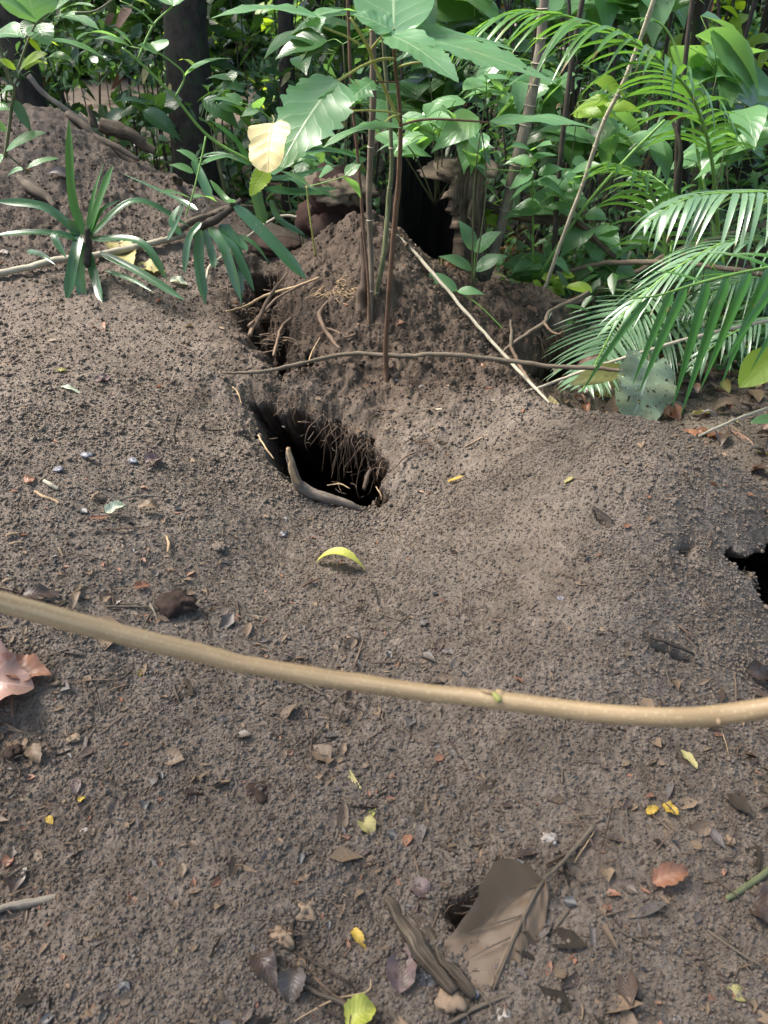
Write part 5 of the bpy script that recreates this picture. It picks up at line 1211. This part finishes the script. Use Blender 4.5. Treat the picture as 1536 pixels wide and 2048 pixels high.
def pebble(label, p, rpx, mat, name='stone', sq=.6, seed=0, cat='stone', asp=1.2):
    c = G(*p); D = (c - Vector((0, 0, CAM_H))).length; r0 = rpx / 1488 * D
    return tag(MB().lump((c.x, c.y, c.z + r0 * .35), (r0 * asp, r0, r0 * sq * .75), seed or int(p[0] + p[1]), 1.3, 3, freq=1.9).build(name, M[mat], smooth=False if mat == 'charcoal' else True), label, cat)
def chip(label, a, b, wpx, mat='wood_chip', name='wood_chip', seed=0, cat='wood chip', lift=.003):
    A, B = G(*a, lift), G(*b, lift); D = (A - Vector((0, 0, CAM_H))).length; w = wpx / 1488 * D / 2
    M_ = (A + B) / 2 + Vector((0, 0, w * .4))
    return tag(MB().tube([A, M_, B], [w * .7, w, w * .6], ns=7, n=5, jit=.6, flat=.45, seed=seed or int(a[0] + a[1])).build(name, M[mat]), label, cat)
gleaf('curved yellow-green leaf arching off the soil below the hole', (632,1127), (731,1144), 30, 'leaf_yellow_green', 'lance', .3, .004, 'fallen_leaf', sag=.30, serr=.02, wave=.04, kink=0)
gleaf('big pinkish brown dry leaf lying at the left edge below the branch', (-90,1385), (72,1385), 165, 'leaf_pink', 'ovate', .35, .012, 'dead_leaf', serr=.12, wave=.3, sag=.08)
gleaf('reddish lobe of dry leaf beside the big pink leaf at the left edge', (15,1345), (108,1362), 60, 'leaf_rust', 'ovate', .4, .014, 'dead_leaf', serr=.15, wave=.3)
# big brown leaf at the bottom
bl = thing('big_brown_leaf', 'big folded brown leaf with raised midrib half buried near the bottom', 'leaf', G(1020, 1850))
rows = [  # curves from the stalk end to the buried end: (px, py, height)
 [(1082,1774,.026),(1052,1768,.052),(1010,1768,.072),(980,1780,.076),(960,1808,.066),(946,1838,.050),(923,1866,.032),(893,1890,.012),(886,1900,.002)],
 [(1083,1775,.024),(1064,1780,.026),(1036,1796,.022),(1006,1818,.018),(982,1842,.014),(960,1862,.012),(935,1880,.010),(905,1897,.008),(893,1912,.000)],
 [(1084,1775,.024),(1066,1788,.020),(1040,1806,.016),(1010,1828,.014),(985,1850,.012),(962,1876,.011),(945,1905,.009),(925,1940,.004),(915,1975,-.006)],
 [(1084,1775,.024),(1072,1792,.021),(1054,1820,.020),(1038,1850,.018),(1024,1880,.016),(1008,1912,.014),(995,1940,.010),(980,1975,.004),(970,2005,-.008)],
 [(1086,1776,.024),(1082,1798,.020),(1072,1828,.016),(1060,1860,.014),(1048,1890,.013),(1034,1920,.010),(1020,1948,.006),(1006,1978,.000),(995,2010,-.010)],
 [(1088,1777,.024),(1094,1800,.016),(1092,1830,.008),(1086,1860,.005),(1074,1890,.004),(1056,1920,.003),(1044,1948,-.002),(1030,1980,-.006),(1020,2012,-.012)]]
tt = np.array([-1., -.62, -.3, 0., .45, 1.]); C_ = [smooth([G(a, b, h) for a, b, h in rw_], 5) for rw_ in rows]; NS, NA = len(C_[0]), 25
C_ = np.array(C_); fine_t = np.linspace(-1, 1, NA); co = np.empty((NS, NA, 3))
for i_ in range(NS):
    for c_ in range(3): co[i_, :, c_] = np.interp(fine_t, tt, C_[:, i_, c_])
S_, T_2 = np.meshgrid(np.linspace(0, 1, NS), fine_t, indexing='ij')
ridge = np.abs(((S_ * 5 - np.abs(T_2) * 1.1) % 1) - .5) * 2
co[..., 2] += .0035 * (1 - ridge)**2 * np.abs(T_2)**.3 + .004 * fbm(S_ * 6, T_2 * 3, 3, 4)
co[:, 0] += .004 * np.stack([fbm(S_[:, 0] * 16, S_[:, 0] * 0, 3, 5), fbm(S_[:, 0] * 16, S_[:, 0] * 0, 3, 6), S_[:, 0] * 0], -1)
id_ = np.arange(NS * NA).reshape(NS, NA)
mb = MB(); mb.add(co.reshape(-1, 3), np.stack([id_[:-1, :-1], id_[1:, :-1], id_[1:, 1:], id_[:-1, 1:]], -1).reshape(-1, 4), np.stack([S_, T_2], -1).reshape(-1, 2), .4)
mb.build('blade', M['leaf_brown'], bl)
MB().tube([G(1188,1655,.006), G(1150,1700,.010), G(1110,1748,.016), G(1084,1775,.024), G(1060,1815,.024), G(1030,1880,.020), G(985,1985,.008)], [.0034,.0032,.0030,.0030,.0026,.0022,.0012], ns=8, jit=.12).build('midrib', M['bark_mid'], bl)
for e in [((1040,1846),(935,1876)),((1045,1850),(1038,1925)),((1072,1790),(1000,1800)),((1018,1890),(940,1925))]:
    MB().tube([G(*e[0],.024), G((e[0][0]+e[1][0])/2,(e[0][1]+e[1][1])/2,.022), G(*e[1],.016)], [.0012,.0010,.0006], ns=5).build('side_vein', M['bark_mid'], bl)
LV = [
 ('yellow lance-shaped leaf standing on end beside the short stick near the bottom', (712,1622),(700,1542),30,'leaf_old_yellow','lance'),
 ('pale yellow leaf folded under the short stick near the bottom', (722,1640),(748,1675),30,'leaf_old_yellow','ellip'),
 ('small sliver of yellow leaf right of the standing yellow leaf', (742,1640),(750,1606),12,'leaf_yellow_green','lance'),
 ('small orange leaf triangle left of the short stick', (668,1663),(680,1648),16,'leaf_gold','ovate'),
 ('narrow brown leaf below the orange leaf triangle', (678,1660),(672,1710),12,'leaf_brown','lance'),
 ('bright yellow leaf piece on the right slope under the branch', (1322,1612),(1356,1632),22,'leaf_gold','ellip'),
 ('crumbled yellow leaf bits beside the bright yellow piece', (1292,1628),(1316,1616),14,'leaf_gold','lobed'),
 ('tan yellow narrow leaf on the right slope just under the branch', (1360,1502),(1392,1542),18,'leaf_old_yellow','ellip'),
 ('curved bright yellow leaf near the bottom centre', (704,1862),(732,1900),17,'leaf_gold','lance'),
 ('pale yellow crumpled leaf left of the rust red leaf at the bottom', (350,1870),(344,1930),24,'leaf_old_yellow','lobed'),
 ('rust red lobed leaf at the bottom left', (380,1935),(345,2020),40,'leaf_rust','lobed'),
 ('green yellow leaf at the bottom edge left of centre', (690,2045),(750,2015),44,'leaf_yellow_green','ellip'),
 ('olive yellow round leaf bit at the bottom right', (1450,1985),(1488,1995),22,'leaf_old_yellow','round'),
 ('pale pointed leaf at the bottom edge right of centre', (1340,2070),(1332,2006),34,'leaf_grey','lance'),
 ('grey purple veined leaf left of the rotten wood at the bottom', (800,1990),(805,1880),56,'leaf_purple','ovate'),
 ('reddish purple leaf scrap above the rotten wood', (822,1770),(858,1795),34,'leaf_purple','ellip'),
 ('long dark wet leaf near the lower left twig', (515,1905),(555,1985),44,'leaf_dark_brown','ovate'),
 ('dark wet leaf beside the long dark one at the bottom', (590,1940),(580,2010),44,'leaf_grey','ellip'),
 ('dark grey curved leaf in the lower middle', (560,1690),(515,1780),26,'leaf_grey','lance'),
 ('half round dark leaf lying left of the dark curved one', (472,1672),(508,1640),30,'leaf_brown','ovate'),
 ('light brown dry leaf curled like a boat in the lower left', (340,1760),(388,1792),26,'leaf_brown','lance'),
 ('light brown folded leaf below the boat-shaped leaf', (365,1792),(392,1838),34,'leaf_brown','ellip'),
 ('tan leaf scrap under the upper left of the big pink leaf', (60,1490),(80,1530),26,'leaf_brown','ellip'),
 ('small brown purple leaf in the lower left soil', (155,1560),(152,1592),18,'leaf_purple','ellip'),
 ('tiny yellow leaf below the small purple one', (155,1606),(173,1596),9,'leaf_gold','lance'),
 ('cream yellow leaf chip in the lower left middle', (352,1540),(366,1524),18,'leaf_old_yellow','ellip'),
 ('olive gold leaf scrap near the left edge low down', (95,1635),(106,1650),12,'leaf_gold','ellip'),
 ('tiny yellow crumb of leaf just under the branch at left', (275,1355),(286,1345),10,'leaf_gold','ellip'),
 ('orange brown leaf half hidden in the soil below the strap plant', (192,648),(208,672),26,'leaf_rust','ovate'),
 ('yellow leaf fragment near the left edge above the pale leaf', (14,732),(33,742),17,'leaf_yellow','ovate'),
 ('whitish green leaf lying flat on the left slope', (120,778),(162,788),11,'leaf_pale','ellip'),
 ('tan leaf scrap on the left slope right of the yellow fragment', (105,752),(138,744),12,'leaf_old_yellow','ellip'),
 ('purplish leaf scrap on the left slope', (190,765),(222,758),20,'leaf_purple','ellip'),
 ('dark red leaf curl at the left by the bent twig', (50,966),(72,958),22,'leaf_rust','ovate'),
 ('pale crumbly leaf below the bent twig at the left', (212,1026),(252,1012),22,'leaf_pale','lobed'),
 ('rust leaf shred under the pale crumbly leaf', (178,1040),(222,1036),10,'leaf_rust','lance'),
 ('faded brown leaf left of the hole', (275,1014),(320,1020),22,'leaf_brown','ellip'),
 ('glossy purple leaf scrap in the bright soil left of the hole', (290,928),(320,918),26,'leaf_purple','ellip'),
 ('red brown leaf chip above the branch left of centre', (266,1178),(300,1172),18,'leaf_rust','ellip'),
 ('big dark leaf half buried just above the branch at left', (45,1196),(125,1190),30,'leaf_dark_brown','lance'),
 ('dry straw coloured blade standing above the branch at left', (145,1222),(162,1165),14,'leaf_brown','lance'),
 ('tan leaf patch right of the straw blade', (203,1208),(220,1188),20,'leaf_brown','ellip'),
 ('orange curled leaf tip right of the hole', (895,965),(930,955),11,'leaf_gold','lance'),
 ('yellow leaf flecks on the crest of the hump', (1128,968),(1150,958),12,'leaf_old_yellow','lobed'),
 ('tan dead leaf on the slope at the lower right', (1305,1765),(1375,1745),34,'leaf_rust','lobed'),
 ('brown broken leaf in the lower right corner', (1400,2005),(1440,2020),24,'leaf_rust','ellip'),
 ('large dark leaf at the right edge above the bottom corner', (1500,1800),(1560,1850),70,'leaf_dark_brown','ovate'),
 ('grey curled leaf flake right of centre above the branch', (882,1306),(918,1310),14,'leaf_grey','lance'),
 ('dull grey leaf under the curled flake', (905,1345),(925,1315),20,'leaf_grey','ellip'),
 ('tiny green leaf beside the dull grey leaf', (955,1332),(970,1318),12,'leaf_mid','ellip'),
 ('blue grey leaf flake in the middle of the slope', (838,1252),(858,1246),16,'leaf_grey','ellip'),
 ('dark leaf at the right edge above the branch', (1490,1345),(1545,1365),34,'leaf_dark_brown','lobed'),
 ('dark red brown leaf curl under the branch near the middle', (432,1455),(456,1438),18,'leaf_dark_brown','ellip'),
 ('rust red leaf curl left of the orange twig', (474,1472),(496,1478),16,'leaf_rust','ellip'),
 ('brown folded leaf standing near the standing yellow leaf', (682,1515),(690,1488),16,'leaf_brown','ellip'),
 ('red leaf scrap on the soil near the crest of the mound', (955,735),(978,742),14,'leaf_rust','ellip'),
 ('tan leaf curls on the crest right of the mound', (1050,620),(1080,630),20,'leaf_rust','ellip'),
 ('grey leaf lying flat on the left bank', (95,352),(165,362),18,'leaf_grey','lance'),
 ('brown curled leaf under the ridge branch', (250,292),(285,300),22,'leaf_brown','ovate'),
 ('yellowish decayed leaf under the strap leaves on the bank', (235,490),(262,545),50,'leaf_old_yellow','lobed'),
 ('second yellowish decayed leaf beside the first on the bank', (275,540),(335,548),44,'leaf_old_yellow','lobed'),
 ('pale crumpled leaf right of the two decayed leaves', (340,566),(376,570),22,'leaf_pale','ellip'),
]
for k, (lab, b, t, w, m, pf) in enumerate(LV): gleaf(lab, b, t, w, m, pf, curl=.25 + .4 * ((k * 37) % 10) / 10, lift=.003, name='fallen_leaf' if 'yellow' in m or 'gold' in m or m in ('leaf_mid', 'leaf_pale') else 'dead_leaf', sag=.05 + .1 * ((k * 13) % 7) / 7)
TW = [
 ('long twig running to the lower edge from the dark wet leaf', [(500,1870),(540,1915),(580,1955),(640,1990),(700,2015),(760,2040)], 7, 'bark_mid'),
 ('thin pale root twig curving over the long twig at the bottom', [(590,2045),(640,2015),(680,1998),(735,1985),(742,1960)], 3, 'root_pale'),
 ('brown stick lying from the bottom edge towards the right', [(880,2060),(920,2035),(980,2005),(1050,1985)], 7, 'bark_mid'),
 ('grey stick end at the lower left edge', [(-20,1828),(40,1812),(90,1802),(125,1795)], 15, 'bark_grey'),
 ('dark mossy stick at the lower right edge', [(1452,1800),(1490,1778),(1545,1735),(1600,1700)], 12, 'bark_olive'),
 ('short thick stick lying beside the standing yellow leaf', [(710,1622),(745,1612),(785,1603)], 9, 'bark_mid'),
 ('orange brown curved twig in the lower middle', [(575,1772),(610,1770),(650,1780),(695,1795)], 4.5, 'root_pale'),
 ('dark slim stick running down left of the rotten wood', [(730,1800),(745,1845),(758,1880)], 5, 'bark_dark'),
 ('dark grey slim stick below the curved grey leaf', [(608,1770),(598,1800),(585,1860)], 7, 'bark_dark'),
 ('greyish charred splinter right of the curved grey leaf', [(640,1655),(628,1690),(612,1730)], 8, 'rotten'),
 ('short knobbly brown stick above the middle of the lower soil', [(628,1520),(618,1545),(612,1565)], 7, 'bark_mid'),
 ('small orange twig just above the knobbly stick', [(606,1525),(622,1512),(636,1505)], 4, 'bark_brown'),
 ('brown twig under the branch in the middle', [(580,1360),(620,1378),(650,1395)], 6, 'bark_mid'),
 ('dark twig meeting the branch left of the middle', [(480,1400),(505,1370),(525,1345)], 4, 'bark_dark'),
 ('thin black twig below the branch at left', [(300,1415),(340,1405),(370,1392),(395,1385)], 6, 'bark_dark'),
 ('bent bark twig at the far left of the slope', [(70,985),(85,995),(110,1003),(120,1010)], 6, 'root_pale'),
 ('knobbly tan stub beside the bent bark twig', [(88,965),(105,975),(118,982)], 9, 'bark_pale'),
 ('thin grey twig on the left slope above the faded leaf', [(235,1004),(262,996),(300,993),(318,995)], 4, 'bark_grey'),
 ('reddish straight root twig on the left slope', [(180,1062),(240,1060),(310,1055)], 2.4, 'bark_brown'),
 ('brown grey stick above the branch right of the tan patch', [(212,1215),(250,1216),(298,1217)], 5, 'bark_mid'),
 ('grey splint lying across the brown grey stick', [(300,1210),(312,1232),(318,1250)], 5, 'bark_grey'),
 ('small grey twig on the slope left of the crooked root', [(402,862),(425,863),(452,862)], 3.4, 'bark_dark'),
 ('pale upright peg in the soil left of the hole', [(335,1075),(338,1092),(335,1108)], 6, 'root_pale'),
 ('pinkish twig on the slope right of the hole', [(930,895),(955,882),(980,868)], 2.8, 'root_pale'),
 ('dark twig across the small pit on the hump', [(1335,1105),(1342,1125),(1345,1140)], 6, 'bark_dark'),
 ('dark stick half sunk in the slit on the right slope', [(1292,1275),(1340,1290),(1386,1310)], 8, 'bark_dark'),
 ('black splinter on the hump above the small pit', [(1185,1015),(1205,1028),(1225,1045)], 5, 'bark_dark'),
 ('brown splinter near the right end of the hump', [(1370,955),(1378,968),(1384,982)], 4, 'bark_dark'),
 ('thin hanging straw standing below the branch at right', [(1436,1450),(1448,1480),(1456,1512)], 1.6, 'root_pale'),
 ('small root fibre poking below the branch node', [(1012,1425),(1032,1440),(1048,1455)], 2, 'root_pale'),
 ('curly pale fibre on the lower right slope', [(1188,1665),(1172,1690),(1158,1710),(1148,1728)], 2.4, 'root_pale'),
 ('brown thin twig right of the big brown leaf', [(1145,1812),(1120,1845),(1095,1880)], 4, 'bark_mid'),
 ('straight brown twig above the big brown leaf', [(992,1690),(1010,1720),(1025,1750)], 7, 'bark_mid'),
 ('dark stick in the bottom right soil', [(1220,1925),(1228,1975),(1235,2050)], 7, 'bark_dark'),
 ('buried slim twig along the lower left soil', [(210,1855),(260,1822),(330,1780)], 3, 'bark_mid'),
 ('fine twig in the yellow leaf arch area', [(742,1165),(752,1190),(758,1215)], 3, 'bark_dark'),
 ('brown bark strip left of the yellow-green arch leaf', [(604,1176),(622,1166),(640,1158)], 5, 'bark_brown'),
 ('dark short twig right of the crooked root base', [(688,1040),(706,1043),(716,1046)], 4, 'bark_dark'),
 ('thin curved root on the smooth slope in the middle', [(880,1240),(930,1225),(965,1215),(962,1185)], 1.6, 'root'),
 ('brown twig along the left bank under the shrub', [(0,345),(40,362),(70,390)], 5, 'bark_mid'),
]
for k, (lab, p, rp, m) in enumerate(TW): twig(lab, p, rp * .5 if rp > 6 else rp * .5, m, seed=40 + k)
ST = [
 ('pale rounded stone in front of the crooked root', (562,1042), 13, 'stone'), ('small blue grey stone just below the pale stone', (564,1070), 8, 'stone_blue'),
 ('tiny pale pebble on the lower left soil', (170,1662), 5, 'stone'), ('white flaky crumb on the lower right slope', (1100,1678), 12, 'stone'),
 ('blue white seed on the lower right slope', (1264,1876), 7, 'stone_blue'), ('round tan pebble at the bottom edge', (1002,2030), 12, 'stone'),
 ('pale oval husk beside the round tan pebble', (905,2005), 20, 'wood_chip'), ('blue grey stone chip on the left slope', (172,912), 9, 'stone_blue'),
 ('second blue grey chip near the left edge', (118,940), 8, 'stone_blue'), ('small white blue flake on the left slope', (268,922), 8, 'stone_blue'),
 ('dark clod crusted with fungus above the branch at left', (350,1212), 32, 'rock_dark'), ('black charcoal lump in the lower middle', (470,1695), 19, 'charcoal'),
 ('black charcoal bit right of centre low down', (903,1592), 10, 'charcoal'), ('round black seed right of the charcoal bit', (982,1600), 6, 'charcoal'),
 ('charcoal piece near the rotten wood at the bottom', (855,1960), 14, 'charcoal'), ('blue grey pebble at the foot of the rotten wood', (945,1985), 9, 'stone_blue'),
 ('dark flat stone left of the charcoal lump', (355,1715), 16, 'charcoal'), ('brown rotten wood cube at the bottom left', (445,1985), 24, 'rotten'),
 ('small grey stone on the damp mound', (793,762), 7, 'stone_blue'), ('second grey stone on the damp mound', (850,778), 8, 'stone_blue'),
 ('white seed near the branch on the right slope', (1124,1198), 6, 'stone_blue'), ('dry earth lump near the standing yellow leaf', (1050-370,1180+360), 12, 'soil_clod'),
 ('crumbly clod in the lower left middle', (520,1590), 22, 'rock_dark'), ('porous tan clod in the lower middle', (612,1825), 18, 'wood_chip'),
 ('pale knobbly crust near the bottom twig', (565,1880), 20, 'wood_chip'), ('small crusty clod left of the pale stone', (440,1095), 14, 'soil_clod'),
 ('orange seed husk on the right slope', (1462,1680), 7, 'wood_chip'), ('cream flake at the lower left middle', (148,1478), 9, 'wood_chip'),
 ('cream chip under the branch left of centre', (420,1490), 10, 'wood_chip'), ('pale spot of stone on the left bank', (8,508), 8, 'stone'),
 ('brown seed pod in the lower left corner', (25,1505), 14, 'rock_dark'), ('dark wet flake by the bottom left leaves', (262,1965), 22, 'charcoal'),
]
for k, (lab, p, rp, m) in enumerate(ST):
    nm = 'charcoal_piece' if m == 'charcoal' else ('stone' if 'stone' in m else 'clod')
    pebble(lab, p, rp * .8, m, nm, cat=nm.replace('_', ' ').split()[0] if nm != 'clod' else 'clod')
CH = [((10,1075),(38,1068),9),((18,1090),(44,1086),7),((955,1730),(965,1700),11),((118,1098),(126,1115),6),((630,1548),(636,1590),20),((585,1475),(588,1460),8),((425,1568),(430,1610),9),((180,1000),(200,985),5),((8,1165),(30,1160),9),((98,1372),(120,1366),12)]
CL = ['orange wood chip at the far left edge', 'pale wood chip below the orange one', 'pale square-ended wood chip above the big brown leaf', 'small buff chip on the left slope', 'tan bark slab beside the knobbly stick', 'buff chip left of the standing yellow leaf', 'pale bent chip above the half round leaf', 'tiny chip near the bent bark twig', 'cream chip at the left edge over the branch', 'rosy chip left of the small twig under the branch']
for (a_, b_, w_), l_ in zip(CH, CL): chip(l_, a_, b_, w_)
# the rotten plank at the bottom
rw = thing('rotten_branch', 'split rotten piece of wood with dark grooves lying beside the big brown leaf', 'wood', G(850, 1900))
def slab(pts, w, name, mat, seed):
    P = [G(*p, .006) for p in pts]; MB().tube(P, w, ns=12, n=8, jit=.55, flat=.5, seed=seed).build(name, M[mat], rw)
slab([(765,1800),(800,1850),(850,1915),(905,1985)], [.008,.012,.013,.008], 'left_splinter', 'rotten', 1)
slab([(820,1825),(850,1865),(895,1925),(945,1998)], [.006,.009,.010,.006], 'right_splinter', 'rotten', 2)
slab([(795,1815),(830,1870),(880,1940)], [.004,.006,.004], 'dark_core', 'bark_dark', 3)
# flecks of wood, shell and leaf far too small to count
def flecks(label, n, seed, yr, mats, s, name='soil_flecks', xlim=None):
    r = np.random.default_rng(seed); y = yr[0] + (yr[1] - yr[0]) * r.random(n); x = (r.random(n) * 2 - 1) * (.40 + .42 * y)
    den = np.clip(.5 + fbm(x * 2.5, y * 2.5, 3, seed) * 1.2 - .35 * x, .08, 1); k = r.random(n) < den; x, y = x[k], y[k]
    gx_, gy_, z, pit, _, _ = ground_xyz(x, y); k = pit < .2; x, y, z = x[k], y[k], z[k]; n = len(x); mb = MB()
    for m in range(len(mats)):
        kk = np.arange(n) % len(mats) == m; c = np.stack([x[kk], y[kk], z[kk] + .0015], -1); kn = len(c); a = r.random(kn) * 6.28
        l = s * (.35 + r.random(kn)**3 * 2.6); d = np.stack([np.cos(a), np.sin(a), .2 * r.normal(size=kn)], -1); t = np.linspace(0, 1, 4)[None, :, None]
        P = c[:, None, :] + d[:, None, :] * l[:, None, None] * (t - .5)
        nh = np.stack([.4 * r.normal(size=kn), .4 * r.normal(size=kn), np.ones(kn)], -1)
        co, q, uv = leaf_arr(P, nh, l * (.15 + .5 * r.random(kn)), 'ellip', na=3, curl=.5, wave=.2, seed=m, serr=.4)
        mb.add(co, q, uv, r.random(kn), m)
    tag(mb.build(name, [M[m] for m in mats]), label, 'flecks', kind='stuff')
flecks('tiny flecks of bark, leaf and shell strewn through the near soil', 6500, 1, (.3, 1.6), ['leaf_brown', 'leaf_grey', 'leaf_dark_brown', 'leaf_rust', 'wood_chip', 'leaf_brown', 'leaf_dark_brown', 'wood_chip', 'charcoal'], .009)
flecks('tiny flecks of leaf and bark on the upper soil slopes', 1700, 2, (1.6, 3.2), ['leaf_brown', 'leaf_dark_brown', 'leaf_rust', 'wood_chip', 'leaf_grey'], .012)

flecks('bigger dull scraps of bark and rotten leaf along the lower left soil', 1100, 3, (.3, 1.15), ['leaf_brown', 'leaf_dark_brown', 'leaf_grey', 'wood_chip', 'leaf_dark_brown', 'rotten', 'leaf_brown'], .022, name='bark_scraps')
def twiglets(label, n, seed, yr, big=1., name='twig_bits'):
    r = np.random.default_rng(seed); mb = MB()
    for _ in range(n):
        y = yr[0] + (yr[1] - yr[0]) * r.random(); x = (r.random() * 2 - 1) * (.40 + .42 * y)
        if r.random() > .75 - .4 * x: continue
        a = r.random() * 6.28; l = (.012 + .045 * r.random()**2) * big; z = Ht(x, y) + .006
        p = [Vector((x + math.cos(a) * l * k + r.normal() * .002, y + math.sin(a) * l * k + r.normal() * .002, z + r.normal() * .002)) for k in (-.5, 0, .5)]
        w = (.0006 + .0011 * r.random()**2) * big**.7
        mb.tube(p, [w, w, w * .5], ns=4, n=2, mi=int(r.integers(3)))
    tag(mb.build(name, [M['bark_mid'], M['root_dark'], M['root']]), label, 'twig bits', kind='stuff')
twiglets('tiny broken bits of twig and rootlet sprinkled over the soil', 1900, 5, (.3, 2.6))
twiglets('broken brown twigs scattered thickly over the nearest soil', 420, 9, (.3, 1.25), 2.0, 'broken_twigs')
